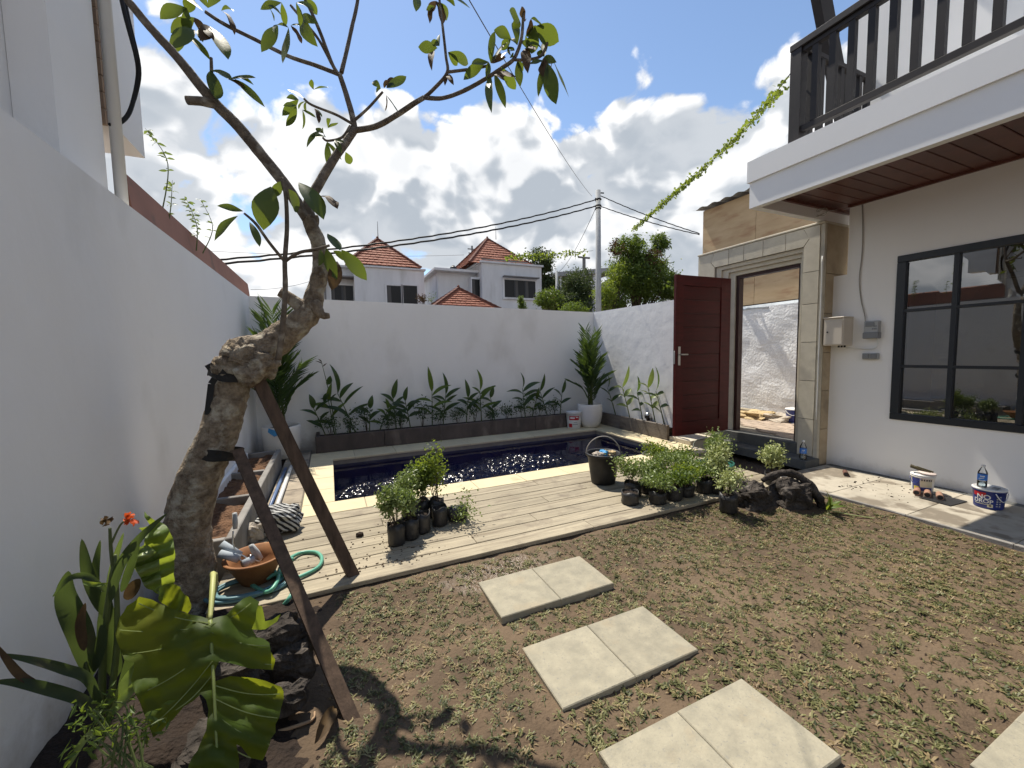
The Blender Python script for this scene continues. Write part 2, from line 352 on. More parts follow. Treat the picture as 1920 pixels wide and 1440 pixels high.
def splash(m, h, c):                      # soil thrown up by rain along the foot of a wall
    nt = m.node_tree; N = nt.nodes.new; L = nt.links.new; p = nt.nodes['Principled BSDF']; src = p.inputs['Base Color'].links[0].from_socket
    tc = N('ShaderNodeNewGeometry'); sp = N('ShaderNodeSeparateXYZ'); L(tc.outputs['Position'], sp.inputs[0])
    n = N('ShaderNodeTexNoise'); n.inputs['Scale'].default_value = 5; n.inputs['Detail'].default_value = 9; n.inputs['Roughness'].default_value = .7; L(tc.outputs['Position'], n.inputs[0])
    a = N('ShaderNodeMath'); a.operation = 'MULTIPLY_ADD'; L(n.outputs[0], a.inputs[0]); a.inputs[1].default_value = -h*1.8; L(sp.outputs[2], a.inputs[2])
    mr = N('ShaderNodeMapRange'); L(a.outputs[0], mr.inputs[0]); mr.inputs[1].default_value = -h*.75; mr.inputs[2].default_value = h*.15; mr.inputs[3].default_value = .75; mr.inputs[4].default_value = 0
    mx = N('ShaderNodeMix'); mx.data_type = 'RGBA'; L(mr.outputs[0], mx.inputs[0]); L(src, mx.inputs[6]); mx.inputs[7].default_value = (*c, 1); L(mx.outputs[2], p.inputs['Base Color'])
splash(WHITE, .32, (.40,.34,.27)); splash(HOUSEWHITE, .16, (.50,.45,.38))
INTERIOR = mat('room_paint', (.42,.41,.39), None, rough=.9)

# ------------------------------------------------------------------ the ground and everything paved
XL, YB, XR = -1.02, 7.0, 5.05
PX0, PX1, PY0, PY1 = -.03, 4.42, 4.23, 6.07            # pool opening
ZD = .09                                                # deck and coping level
m = MB(); xs = [-600, PX0-.02, PX1+.02, 600]; ys = [-600, PY0-.02, PY1+.02, 900]
for i in range(3):
    for j in range(3):
        if i == 1 and j == 1: continue
        m.add([(xs[i],ys[j],-.05),(xs[i+1],ys[j],-.05),(xs[i+1],ys[j+1],-.05),(xs[i],ys[j+1],-.05)], [(0,1,2,3)])
struct(m.build('ground', SOIL, loc=(0,0,0)))

def soil_h(x, y):
    h = .018*mnoise.fractal(Vector((x*1.7, y*1.7, 3)), .8, 2, 3) + .009*mnoise.fractal(Vector((x*9, y*9, 5)), .8, 2, 3)
    h += .10*math.exp(-(((x-3.75)/.45)**2 + ((y-2.25)/.28)**2))*.6          # heaped round the rock
    h += .09*math.exp(-(((x+.75)/.45)**2 + ((y-2.1)/.75)**2))               # raised bed under the frangipani
    h += .05*min(1, max(0, (y-2.15)/.42))*(1 if x < 4 else 0) + .035*min(1, max(0, (x-4.0)/.3))
    return h
m = MB(); nx, ny = 210, 140; x0, x1, y0, y1 = XL, 4.44, -1.2, 2.66
for j in range(ny+1):
    for i in range(nx+1):
        x = x0+(x1-x0)*i/nx; y = y0+(y1-y0)*j/ny; m.v.append(Vector((x, y, soil_h(x, y))))
for j in range(ny):
    for i in range(nx):
        k = j*(nx+1)+i; m.f.append([k, k+1, k+nx+2, k+nx+1])
def soil_mat():
    s = mat('damp_garden_soil', (.135,.092,.056), (.075,.052,.033), 5, .9, .9, 55, .012, c3=(.165,.118,.074), s3=1.1, t3=(.45,.75), detail=11)
    nt = s.node_tree; N = nt.nodes.new; L = nt.links.new; p = nt.nodes['Principled BSDF']
    # muddy wet patch by the deck, with a shape of its own
    tc = N('ShaderNodeTexCoord'); mp = N('ShaderNodeMapping'); L(tc.outputs['Object'], mp.inputs[0])
    mp.inputs['Location'].default_value = (-1.0*1.6, -2.42*4.2, 0); mp.inputs['Scale'].default_value = (1.6, 4.2, 0)
    ln = N('ShaderNodeVectorMath'); ln.operation = 'LENGTH'; L(mp.outputs[0], ln.inputs[0])
    n = N('ShaderNodeTexNoise'); n.inputs['Scale'].default_value = 7; L(tc.outputs['Object'], n.inputs[0])
    a = N('ShaderNodeMath'); a.operation = 'ADD'; L(ln.outputs['Value'], a.inputs[0]); L(n.outputs[0], a.inputs[1])
    mr = N('ShaderNodeMapRange'); L(a.outputs[0], mr.inputs[0]); mr.inputs[1].default_value = .95; mr.inputs[2].default_value = 1.25; mr.inputs[3].default_value = .28; mr.inputs[4].default_value = .9
    L(mr.outputs[0], p.inputs['Roughness'])
    return s
struct(m.build('garden_soil', soil_mat(), loc=(0,0,0), smooth=True))
m = MB(); nx, ny = 40, 80                              # dark planted bed along the left wall
edge = lambda y: -.12+.10*mnoise.noise(Vector((0, y*2.3, 5)))-.12*max(0, 1.3-y)
for j in range(ny+1):
    y = .3+2.3*j/ny
    for i in range(nx+1): x = XL+(edge(y)-XL)*i/nx; m.v.append(Vector((x, y, soil_h(x, y)+.03*min(1, (nx-i)/6)-.012+.02*mnoise.fractal(Vector((x*7,y*7,1)), .8, 2, 4))))
for j in range(ny):
    for i in range(nx): k = j*(nx+1)+i; m.f.append([k, k+1, k+nx+2, k+nx+1])
struct(m.build('bed_soil', DARKSOIL, loc=(0,0,0), smooth=True))
m = MB(); rr = random.Random(4)                        # loose clods and litter on the soil
for q in range(900):
    x, y = rr.uniform(-.3, 4.4), rr.uniform(.3, 2.6); s = rr.uniform(.003,.012); c = Vector((x, y, soil_h(x, y)+s*.2)); k = len(m.v)
    m.v += [c+Vector((a*s*rr.uniform(.6,1.3), b*s*rr.uniform(.6,1.3), d*s*rr.uniform(.4,.9))) for a, b, d in ((1,0,0),(0,1,0),(-1,0,0),(0,-1,0),(0,0,1),(0,0,-.6))]
    m.f += [[k+a, k+b, k+4] for a, b in ((0,1),(1,2),(2,3),(3,0))] + [[k+b, k+a, k+5] for a, b in ((0,1),(1,2),(2,3),(3,0))]
struct(m.build('soil_clods', SOIL, loc=(0,0,0)), 'stuff')

# pool: tiled basin, water
POOLTILE = mat('navy_pool_tile', (.010,.019,.17), (.007,.013,.12), 6, .3, rand=.05)
m = MB(); a, b, c, d = PX0-.02, PX1+.02, PY0-.02, PY1+.02
m.add([(a,c,-1.2),(b,c,-1.2),(b,d,-1.2),(a,d,-1.2),(a,c,.04),(b,c,.04),(b,d,.04),(a,d,.04)], [(0,1,2,3),(0,4,5,1),(1,5,6,2),(2,6,7,3),(3,7,4,0)])
struct(m.build('pool_basin', POOLTILE, loc=(0,0,0)))
def water_mat():
    w = bpy.data.materials.new('pool_water'); w.use_nodes = True; nt = w.node_tree; nt.nodes.clear(); N = nt.nodes.new; L = nt.links.new
    tc = N('ShaderNodeTexCoord')
    t = N('ShaderNodeBsdfTransparent'); t.inputs[0].default_value = (.42,.5,.85,1)
    g = N('ShaderNodeBsdfGlossy'); sa = N('ShaderNodeAttribute'); sa.attribute_name = 'stir'; sr = N('ShaderNodeMapRange'); L(sa.outputs['Fac'], sr.inputs[0]); sr.inputs[3].default_value = .05; sr.inputs[4].default_value = .19; L(sr.outputs[0], g.inputs['Roughness'])
    fr = N('ShaderNodeFresnel'); fr.inputs[0].default_value = 1.33
    ms = N('ShaderNodeMixShader'); L(fr.outputs[0], ms.inputs[0]); L(t.outputs[0], ms.inputs[1]); L(g.outputs[0], ms.inputs[2])
    o = N('ShaderNodeOutputMaterial'); L(ms.outputs[0], o.inputs[0]); return w
m = MB(); nx, ny = 600, 250; STIR = []
def ripple(x, y):
    k = 0
    for (cx, cy, rx, ry) in ((.95,4.75,.85,.36),(2.35,4.92,.75,.40)):
        q = math.hypot((x-cx)/rx, (y-cy)/ry) + .8*mnoise.noise(Vector((x*3.1, y*3.1, 4))); k = max(k, min(1, max(0, (1.3-q)*1.7)))
    STIR.append(k)
    return .0009*mnoise.noise(Vector((x*5, y*9, 1))) + k*.028*mnoise.noise(Vector((x*13, y*17, 2))) + (.0002+k*.0085)*mnoise.noise(Vector((x*34, y*40, 3)))
for q in range(ny+1):
    for p in range(nx+1): x = a+(b-a)*p/nx; y = c+(d-c)*q/ny; m.v.append(Vector((x, y, ripple(x, y))))
for q in range(ny):
    for p in range(nx): k = q*(nx+1)+p; m.f.append([k, k+1, k+nx+2, k+nx+1])
wo = struct(m.build('pool_water', water_mat(), loc=(0,0,0), smooth=True)); wa = wo.data.attributes.new('stir', 'FLOAT', 'POINT'); wa.data.foreach_set('value', STIR)

# coping stones round the pool, on a bed of mortar
m = MB()
MORTAR = mat('mortar', (.30,.27,.22), (.24,.21,.17), 10, .9)
m.box(-.30, 4.88, 3.935, PY0, -.04, ZD-.012); m.box(-.30, 4.88, PY1, 6.6, -.04, ZD-.012)
m.box(-.30, PX0, PY0, PY1, -.04, ZD-.012); m.box(PX1, 4.88, PY0, PY1, -.04, ZD-.012)
cop = struct(m.build('pool_coping', MORTAR, loc=(0,0,0)))
def run(n, x0, x1, y0, y1, alongx, mt=COPING, parent=cop, z1=ZD, th=.03, gap=.004, name='coping_stone'):
    for i in range(n):
        if alongx: u = (x1-x0)/n; c = (x0+u*(i+.5), (y0+y1)/2); s = (u-gap, y1-y0-gap)
        else: u = (y1-y0)/n; c = ((x0+x1)/2, y0+u*(i+.5)); s = (x1-x0-gap, u-gap)
        piece(name, parent, mt, (c[0], c[1], z1-th/2+rng.uniform(-.001,.001)), (s[0], s[1], th), .004)
run(9, -.30, 4.75, 3.94, PY0+.02, True); run(9, -.30, 4.86, PY1-.02, 6.55, True)
run(4, -.30, PX0+.02, PY0+.02, PY1-.02, False); run(4, PX1-.02, 4.86, PY0+.02, PY1-.02, False)
# rough unfinished strip between the coping and the left planter
m = MB(); m.box(-.62, -.305, 3.94, 6.9, -.04, ZD-.02)
strip = struct(m.build('rough_path', MORTAR, loc=(0,0,0)))
ROUGHSLAB = mat('rough_path_slab', (.38,.32,.24), (.25,.21,.16), 6, .9, .6, 40, .006, rand=.1, c3=(.17,.14,.11), s3=4, t3=(.55,.72))
for i in range(6): piece('path_slab', strip, ROUGHSLAB, (-.463, 4.16+.46*i, ZD-.018), (.305, .45, .03), .006)

# wooden deck
dk = thing('wooden_deck', 'weathered pale plank deck in front of the pool', 'deck', (1.8, 3.3, -.03))
for i in range(9): m = MB(); m.box(-.70+.6*i, -.64+.6*i, 2.68, 3.93, -.05, ZD-.035); m.build('joist', STAKE, dk)
m = MB(); m.box(-.70, 4.40, 2.64, 2.664, -.05, ZD-.034); m.build('front_board', mat('shade_tinted_front_board', (.10,.08,.06), (.06,.048,.036), 8, .9, stretch=(.4,3,3)), dk)  # board colour darkened to carry the shade along the deck front
yb = 2.625; widths = [.165, .16, .163, .165, .16, .165, .163, .165]
joints = [[1.9], [.95, 3.2], [1.55], [.72, 2.75], [1.85], [.35, 2.4], [1.2, 3.4], [2.0]]
for w, js in zip(widths, joints):
    ends = [-.70] + js + [4.42]
    for e0, e1 in zip(ends[:-1], ends[1:]):
        piece('plank', dk, DECK, ((e0+e1)/2, yb+w/2, ZD-.016+rng.uniform(-.002,.002)), (e1-e0-.004, w-.009, .03), .003, rng.uniform(-.0006,.0006))
    yb += w

# terrace in front of the house
m = MB(); m.box(4.44, 5.65, -3, 2.885, -.05, .046); ter = struct(m.build('terrace_pavement', MORTAR, loc=(0,0,0)))
for i in range(10):
    for j, (xa, xb) in enumerate(((4.46, 5.06), (5.062, 5.545))):
        y1_ = 2.88-.6*i
        piece('terrace_tile', ter, TERRACE, ((xa+xb)/2, y1_-.3, .05), (xb-xa-.004, .596, .024), .003)
    piece('shadow_strip_tile', ter, DARKSTONE, (5.597, y1_-.3, .049), (.098, .596, .024), .003)  # dark tiles standing in for the shadow strip along the wall foot
    piece('edge_stone', ter, CONCRETE, (4.445, y1_-.3, .02), (.026, .596, .092), .004)

# garden pavers in pairs
PAVE = [(.805, 1.985, .39), (.815, 1.355, .393), (.84, .755, .395), (1.995, .15, .4)]
for k, (x, y, s) in enumerate(PAVE):
    for q in range(2):
        lab = [('paver nearest the deck, left of its pair', 'paver nearest the deck, right of its pair'), ('left paver of the middle pair in the lawn', 'right paver of the middle pair in the lawn'),
               ('left paver of the pair at the bottom edge', 'right paver of the pair at the bottom edge, with a leaf shadow'), ('stone slab cut off by the lower right corner', 'stone slab in the lower right corner, mostly out of frame')][k][q]
        m = MB(); xx = x + q*s; j = rng.uniform(-.002,.002)
        m.cbox(xx+.002, xx+s-.002, y+j, y+s-.004+j, -.02, (.040 if k == 0 else .026)-.002*q, .004)
        o = m.build('stone_paver', PAVER); tag(o, 'square grey-beige ' + lab if 'slab' not in lab else lab, 'paver', 'stepping pavers in the lawn')

# ------------------------------------------------------------------ garden walls
def wall_mesh(path, thick, top0, top1, z0=-.05, n=40):
    pass
m = MB(); m.box(XL-.14, XL, -2.5, YB+.12, -.05, 2.405)
tag(m.build('garden_wall', WHITE), 'long white wall along the left side of the garden', 'wall')
m = MB(); x0, x1 = XL, 6.2
zt = lambda x: 2.415 - .0135*(x-XL)
m.prism([(x0,YB,-.05),(x1,YB,-.05),(x1,YB,zt(x1)),(x0,YB,zt(x0))], (0,.12,0))
tag(m.build('garden_wall', WHITE), 'white back wall behind the pool, in shade', 'wall')
m = MB(); m.prism([(XR-.08,4.745,-.05),(XR,YB-.002,-.05),(XR,YB-.002,2.332),(XR-.08,4.745,2.30)], (.14,0,0))
tag(m.build('garden_wall', WHITE_WAVY), 'sunlit uneven white wall between the back corner and the door', 'wall')

# ------------------------------------------------------------------ gate portal
XG = 5.44
gp = thing('gate_portal', 'cream limestone portal with stepped mouldings round the gateway', 'gateway', (XG+.1, 3.83, 0))
Y0, Y1, ZT = 2.93, 4.735, 3.0
m = MB(); m.box(XG+.02, 5.93, Y0+.012, 3.17, -.05, ZT-.02); m.box(XG+.02, 5.93, 4.42, Y1-.012, -.05, ZT-.02); m.box(XG+.02, 5.93, 3.17, 4.42, 2.76, ZT-.02)
m.build('core', MORTAR, gp)
def block(poly, th=.03, x=XG):               # poly in (y, z), a stone facing set on the core
    m = MB(); ys = sum(p[0] for p in poly)/len(poly); zs = sum(p[1] for p in poly)/len(poly)
    g = .0035; q = [(ys+(y-ys)*(1-g/max(.02, abs(y-ys))) if abs(y-ys) > .01 else y, zs+(z-zs)*(1-g/max(.02, abs(z-zs))) if abs(z-zs) > .01 else z) for y, z in poly]
    m.prism([(x, y, z) for y, z in q][::-1], (th, 0, 0)); return m.build('stone_block', STONE, gp)
zs_ = [.15, .62, 1.10, 1.58, 2.05, 2.44]
for a, b in zip(zs_[:-1], zs_[1:]):
    block([(Y0+.045,a),(3.16,a),(3.16,b),(Y0+.045,b)]); block([(4.43,a),(Y1-.03,a),(Y1-.03,b),(4.43,b)])
# arrow-jointed corners and the lintel course
block([(Y0+.045,2.44),(3.16,2.44),(3.16,2.76),(3.095,2.845),(3.17,2.985),(Y0+.045,2.985)])
block([(4.43,2.44),(Y1-.03,2.44),(Y1-.03,2.985),(4.45,2.985),(4.50,2.845),(4.43,2.76)])
ls = [3.16, 3.38, 3.68, 3.96, 4.20, 4.43]
for i, (a, b) in enumerate(zip(ls[:-1], ls[1:])):
    if i == 0: block([(3.16,2.76),(b,2.76),(b,2.985),(3.17,2.985),(3.095,2.845)])
    elif i == 4: block([(a,2.76),(4.43,2.76),(4.50,2.845),(4.45,2.985),(a,2.985)])
    else: block([(a,2.76),(b,2.76),(b,2.985),(a,2.985)])
# outer edge moulding, cap and the side facing the house
for (ya, yb_) in ((Y0-.002, Y0+.043), (Y1-.028, Y1+.004)): m = MB(); m.cbox(XG+.008, XG+.05, ya, yb_, .0, 2.985, .004); m.build('edge_moulding', STONE, gp)
m = MB(); m.cbox(XG-.012, 5.95, Y0-.004, Y1+.006, 2.987, 3.014, .006); m.build('cap_stone', STONE, gp)
SIDESTONE = mat('yellowish_limestone', (.47,.38,.26), (.38,.30,.20), 7, .85, .25, 50, .004, rand=.08, c3=(.26,.21,.15), s3=4, t3=(.58,.78))
sd = [.05, .50, .98, 1.45, 1.92, 2.40, 2.985]
for a, b in zip(sd[:-1], sd[1:]): piece('side_block', gp, SIDESTONE, (XG+.05+.22, Y0+.006, (a+b)/2), (.436, .024, b-a-.005), .003)
# stepped inner mouldings
for i in range(3):
    y_in0, y_in1, zt_ = 3.16+.026*(i+1), 4.43-.095*(i+1), 2.76-.056*(i+1)
    ya, yb_, zb = 3.16+.026*i, 4.43-.095*i, 2.76-.056*i
    xf = XG+.028+.03*i
    m = MB(); m.cbox(xf, 5.62, ya, y_in0, .29, zb, .003); m.cbox(xf, 5.62, y_in1, yb_, .29, zb, .003); m.cbox(xf+.001, 5.62, y_in0, y_in1, zt_, zb-.001, .003)
    m.build('moulding', STONE, gp)
m = MB(); ji0, ji1, jz = 3.16+.078, 4.43-.285, 2.76-.168
m.box(5.55, 5.64, ji0, ji0+.028, .29, jz); m.box(5.55, 5.64, ji1-.05, ji1, .29, jz); m.box(5.549, 5.641, ji0+.028, ji1-.05, jz-.045, jz)
m.build('door_jamb', JAMB, gp)

# entrance steps
m = MB(); m.cbox(5.18, XG+.015, 2.90, 4.30, .03, .145, .006); tag(m.build('stone_step', DARKSTONE), 'lower dark grey stone step with the water bottle on it', 'step')
m = MB(); m.cbox(XG+.017, 5.66, 3.17, 4.42, .03, .288, .006); tag(m.build('stone_step', DARKSTONE), 'upper dark grey threshold under the open door', 'step')
m = MB(); m.cbox(4.86, 5.42, 4.32, 4.73, -.04, .155, .006); tag(m.build('stone_ledge', STONE), 'low cream stone ledge below the open door', 'ledge')

# ------------------------------------------------------------------ the door
hinge = Vector((5.43, 4.16, 0)); free = Vector((4.375, 4.185, 0)); dz0, dz1 = .30, 2.545
u = (free-hinge).normalized(); W = (free-hinge).length; ang = math.atan2(u.y, u.x)
dr = thing('wooden_door', 'dark maroon wooden door standing open into the garden', 'door', (hinge.x, hinge.y, dz0))
dr.rotation_euler.z = ang
def dpart(name, x0, x1, y0, y1, z0, z1, mt, b=.003, parent=dr):     # local: x along the leaf from the hinge, y its thickness
    m = MB(); m.cbox(x0, x1, y0, y1, z0, z1, b); o = WPOS[parent.name]; WPOS[parent.name] = Vector((0,0,0))
    ob = m.build(name, mt, parent); WPOS[parent.name] = o; return ob
H = dz1-dz0; ST = .14
dpart('stile', 0, ST+.05, -.02, .02, 0, H, DOORWOOD); dpart('stile', W-ST, W, -.02, .02, 0, H, DOORWOOD)
dpart('rail', ST+.051, W-ST-.001, -.019, .019, 0, .19, DOORWOOD); dpart('rail', ST+.051, W-ST-.001, -.019, .019, H-.14, H, DOORWOOD)
npl = 10; ph = (H-.14-.19)/npl
for i in range(npl): dpart('door_plank', ST+.051, W-ST-.001, -.008-.002*(i % 2), .008+.002*(i % 2), .19+ph*i+.003, .19+ph*(i+1)-.003, DOORWOOD, .006)
dpart('backing', ST+.02, W-ST+.02, -.004, .004, .1, H-.1, JAMB, .001)
hp = dpart('handle', W-.085, W-.045, .02, .027, 1.00, 1.26, STEEL, .002)
dpart('lever', W-.185, W-.06, .055, .072, 1.14, 1.16, STEEL, .004, hp); dpart('lever_neck', W-.073, W-.057, .026, .060, 1.142, 1.158, STEEL, .003, hp)
hp = dpart('handle', W-.085, W-.045, -.027, -.02, 1.00, 1.26, STEEL, .002)
dpart('lever', W-.185, W-.06, -.072, -.055, 1.14, 1.16, STEEL, .004, hp); dpart('lever_neck', W-.073, W-.057, -.060, -.026, 1.142, 1.158, STEEL, .003, hp)
dpart('lock_plate', W-.001, W+.003, -.012, .012, 1.02, 1.2, STEEL, .001)

# ------------------------------------------------------------------ the house on the right
XH = 5.65
hs = thing('house', 'white two-storey house on the right with a wooden balcony', 'house', (XH+1, 0, .0))
wy0, wy1, wz0, wz1 = .42, 2.315, .705, 2.475          # window opening
m = MB()
m.box(XH, XH+.16, wy1, 2.928, -.05, 2.37); m.box(XH, XH+.16, wy1, 2.785, 2.37, 3.17)
m.box(XH, XH+.16, -3.5, wy0, -.05, 3.17); m.box(XH, XH+.16, wy0, wy1, -.05, wz0); m.box(XH, XH+.16, wy0, wy1, wz1, 3.17)
m.build('ground_floor_wall', HOUSEWHITE, hs)
m = MB(); m.box(XH, XH+.16, -3.5, 2.785, 3.48, 6.6); m.box(XH+.16, XH+4, 2.625, 2.785, 3.4, 6.6); m.build('upper_wall', HOUSEWHITE, hs)
m = MB(); m.box(XH+.16, XH+4, 2.625, 2.785, -.05, 3.2); m.build('side_wall', HOUSEWHITE, hs)
m = MB(); m.add([(XH+.17,-3.4,.05),(XH+3.8,-3.4,.05),(XH+3.8,2.6,.05),(XH+.17,2.6,.05),(XH+.17,-3.4,3.1),(XH+3.8,-3.4,3.1),(XH+3.8,2.6,3.1),(XH+.17,2.6,3.1)], [(0,1,2,3),(7,6,5,4),(0,4,5,1),(1,5,6,2),(2,6,7,3)])
m.build('room', INTERIOR, hs)
# window
wf = MB(); fw = .072
for (a, b, c, d) in ((wy0, wy1, wz0, wz0+fw), (wy0, wy1, wz1-fw, wz1)): wf.cbox(XH-.016, XH+.10, a, b, c, d, .004)
for (a, b) in ((wy0, wy0+fw), (wy1-fw, wy1)): wf.cbox(XH-.015, XH+.10, a, b, wz0+fw, wz1-fw, .004)
win = wf.build('window', BLACKMETAL, hs)
cols = [wy0+fw, .92, 1.40, 1.86, wy1-fw]; rows = [wz0+fw, 1.29, 1.885, wz1-fw]
for y in cols[1:-1]: m = MB(); m.cbox(XH-.012, XH+.06, y-.019, y+.019, rows[0], rows[-1], .003); m.build('mullion', BLACKMETAL, win)
for z in rows[1:-1]: m = MB(); m.cbox(XH-.009, XH+.057, cols[0], cols[-1], z-.015, z+.015, .003); m.build('transom', BLACKMETAL, win)
for i in range(4):
    for j in range(3):
        m = MB(); tilt = rng.uniform(-.0015, .0015)
        m.add([(XH+.024+tilt,cols[i],rows[j]),(XH+.024,cols[i+1],rows[j]),(XH+.024+tilt,cols[i+1],rows[j+1]),(XH+.024,cols[i],rows[j+1])], [(0,1,2,3)])
        m.build('pane', GLASS, win)
# balcony
XF = 4.20; BZ0, BZ1 = 3.020, 3.508
m = MB(); m.box(XF+.02, XF+.10, -3.5, 3.02, BZ0, BZ1-.22); m.box(XF+.10, XH+.5, 2.945, 3.02, BZ0, BZ1-.22); m.build('fascia', FASCIA, hs)
m = MB(); m.box(XF, XF+.12, -3.5, 3.04, BZ1-.22, BZ1); m.box(XF+.12, XH+.5, 2.92, 3.04, BZ1-.22, BZ1); m.box(XF+.12, XH+.1, -3.5, 2.92, BZ1-.25, BZ1-.03); m.build('balcony_slab', FASCIA, hs)
m = MB(); m.box(XF+.10, XH+.4, -3.5, 2.945, 3.175, 3.20); sf = m.build('soffit', SOFFIT, hs)
y = -2.0
while y < 2.78:
    piece('soffit_plank', sf, SOFFIT, ((XF+.13+XH-.03)/2, y+.07, 3.166), (XH-.03-XF-.13, .132, .014), .004); y += .14
x = XF+.13
while x < XH+.1:
    piece('soffit_plank', sf, SOFFIT, (x+.045, (2.80+2.915)/2, 3.166), (.084, .112, .014), .004); x += .09
m = MB(); m.box(XF+.10, XF+.13, -3.5, 2.945, 3.135, 3.176); m.box(XF+.13, XH+.3, 2.915, 2.945, 3.135, 3.176); m.box(XH-.03, XH-.002, -3.5, 2.79, 3.135, 3.176); m.build('soffit_trim', SOFFIT, sf)
# railing
XRL, YRL, RZ = 4.33, 2.618, 4.467
m = MB(); m.cbox(XRL-.055, XRL+.055, -3.5, YRL+.055, RZ-.065, RZ, .006); rl = m.build('balcony_railing', BLACKWOOD, hs)
m = MB(); m.cbox(XRL-.05, XRL+.05, YRL-.05, YRL+.05, BZ1-.04, RZ-.065, .004); m.build('corner_post', BLACKWOOD, rl)
m = MB(); m.cbox(XRL-.03, XRL+.03, -3.5, YRL-.05, 3.615, 3.672, .004); m.build('rail', BLACKWOOD, rl)
m = MB(); m.cbox(XRL-.03, XRL+.03, -3.5, YRL-.05, RZ-.11, RZ-.067, .003); m.build('rail', BLACKWOOD, rl)
for i in range(22):
    piece('baluster', rl, BLACKWOOD, (XRL, YRL-.16-.1455*i, (3.672+RZ-.11)/2), (.052, .052, RZ-.11-3.672), .004)
m = MB(); m.cbox(XRL+.045, XH-.002, YRL-.03, YRL+.03, RZ-.05, RZ-.001, .005); m.build('side_rail', BLACKWOOD, rl)
m = MB(); m.cbox(XRL+.04, XH-.002, YRL-.02, YRL+.02, 3.615, 3.665, .004); m.build('side_rail', BLACKWOOD, rl)
for i in range(7): piece('baluster', rl, BLACKWOOD, (XRL+.19+.17*i, YRL, (3.50+RZ-.05)/2), (.052, .05, RZ-.05-3.50), .004)
# upstairs: timber eave bracket and dark roof underside
m = MB(); m.obox((XRL+.45, 2.90, 6.2), (XH-.02, 2.83, 3.95), .09, .20); m.build('eave_bracket', BLACKWOOD, hs)
m = MB(); m.box(XH-.25, XH+4, -3.5, 2.9, 6.6, 6.8); m.build('eave', BLACKWOOD, hs)

# things fixed to the house wall
bx = thing('junction_box', 'beige metal cabinet beside the stone portal', 'cabinet', (5.55, 2.80, 1.53))
m = MB(); m.cbox(5.452, 5.648, 2.70, 2.905, 1.53, 1.85, .006); m.build('cabinet_body', BEIGEMETAL, bx)
m = MB(); m.cbox(5.445, 5.4515, 2.712, 2.893, 1.545, 1.825, .003); m.build('cabinet_door', BEIGEMETAL, bx)
m = MB(); m.lathe([(.008,0),(.009,.006),(.004,.008)], (5.445, 2.86, 1.69), 12, Matrix.Rotation(-math.pi/2, 3, 'Y')); m.build('lock', BLACKPL, bx)
m = MB(); m.cbox(5.435, 5.648, 2.695, 2.91, 1.851, 1.866, .004); m.build('rain_lid', BEIGEMETAL, bx)
for i in range(3):
    m = MB(); m.lathe([(.011,0),(.011,.022),(.007,.024)], (5.57, 2.74+.03*i, 1.507), 10); m.build('cable_gland', BLACKPL, bx)
mt_ = thing('electric_meter', 'grey electricity meter on the white house wall', 'meter', (5.60, 2.50, 1.60))
m = MB(); m.cbox(5.585, 5.648, 2.435, 2.565, 1.645, 1.80, .008); m.build('meter_body', LIGHTGREY, mt_)
m = MB(); m.cbox(5.578, 5.586, 2.47, 2.55, 1.735, 1.785, .003); m.build('display', GREYPL, mt_)
m = MB(); m.cbox(5.575, 5.648, 2.43, 2.57, 1.60, 1.672, .006); m.build('terminal_cover', GREYPL, mt_)
for i in range(5):
    m = MB(); m.cbox(5.580, 5.5855, 2.447+.0+.016*(i % 3), 2.457+.016*(i % 3), 1.70+.03*(i//3), 1.715+.03*(i//3), .002); m.build('button', GREYPL, mt_)
sk = thing('wall_socket', 'double grey outdoor socket on the white house wall', 'socket', (5.63, 2.48, 1.37))
for i in range(2):
    y = 2.435+.075*i
    m = MB(); m.cbox(5.612, 5.649, y, y+.072, 1.365, 1.437, .006); s_ = m.build('socket_housing', LIGHTGREY, sk); m = MB(); m.cbox(5.602, 5.613, y+.008, y+.064, 1.373, 1.429, .005); m.build('socket_lid', GREYPL, s_)
m = MB(); m.tube([(5.64,2.66,3.13),(5.638,2.645,2.9),(5.64,2.64,2.6),(5.638,2.655,2.3),(5.64,2.63,2.05),(5.632,2.58,1.85),(5.63,2.575,1.72)], .006, 6, smooth=4)
tag(m.build('wall_cable', CABLEGREY, smooth=True), 'thin grey cable hanging from the soffit to the meter', 'cable')
m = MB(); m.tube([(5.62,2.455,1.60),(5.625,2.45,1.52),(5.63,2.50,1.485),(5.63,2.62,1.49),(5.60,2.74,1.50)], .006, 6, smooth=4)
tag(m.build('wall_cable', WHITEPL, smooth=True), 'white cable looping from the meter to the cabinet', 'cable')
m = MB(); m.tube([(5.43,2.94,2.60),(5.428,2.936,2.2),(5.43,2.94,1.6),(5.428,2.938,1.1),(5.43,2.94,.62)], .006, 6, smooth=3)
tag(m.build('conduit', WHITEPL, smooth=True), 'thin white conduit down the corner of the stone portal', 'conduit')
pts = [Vector((5.30,2.9,3.08)) + Vector((.02*math.sin(t*1.7), .07*math.cos(t), .035*math.sin(t)+.01*math.cos(2.3*t))) for t in [i*.55 for i in range(34)]]
m = MB(); m.tube([(5.62,2.9,3.15)] + pts, .003, 5); tag(m.build('cable_loop', CABLEGREY, smooth=True), 'coiled loose wire hanging under the balcony corner', 'cable')

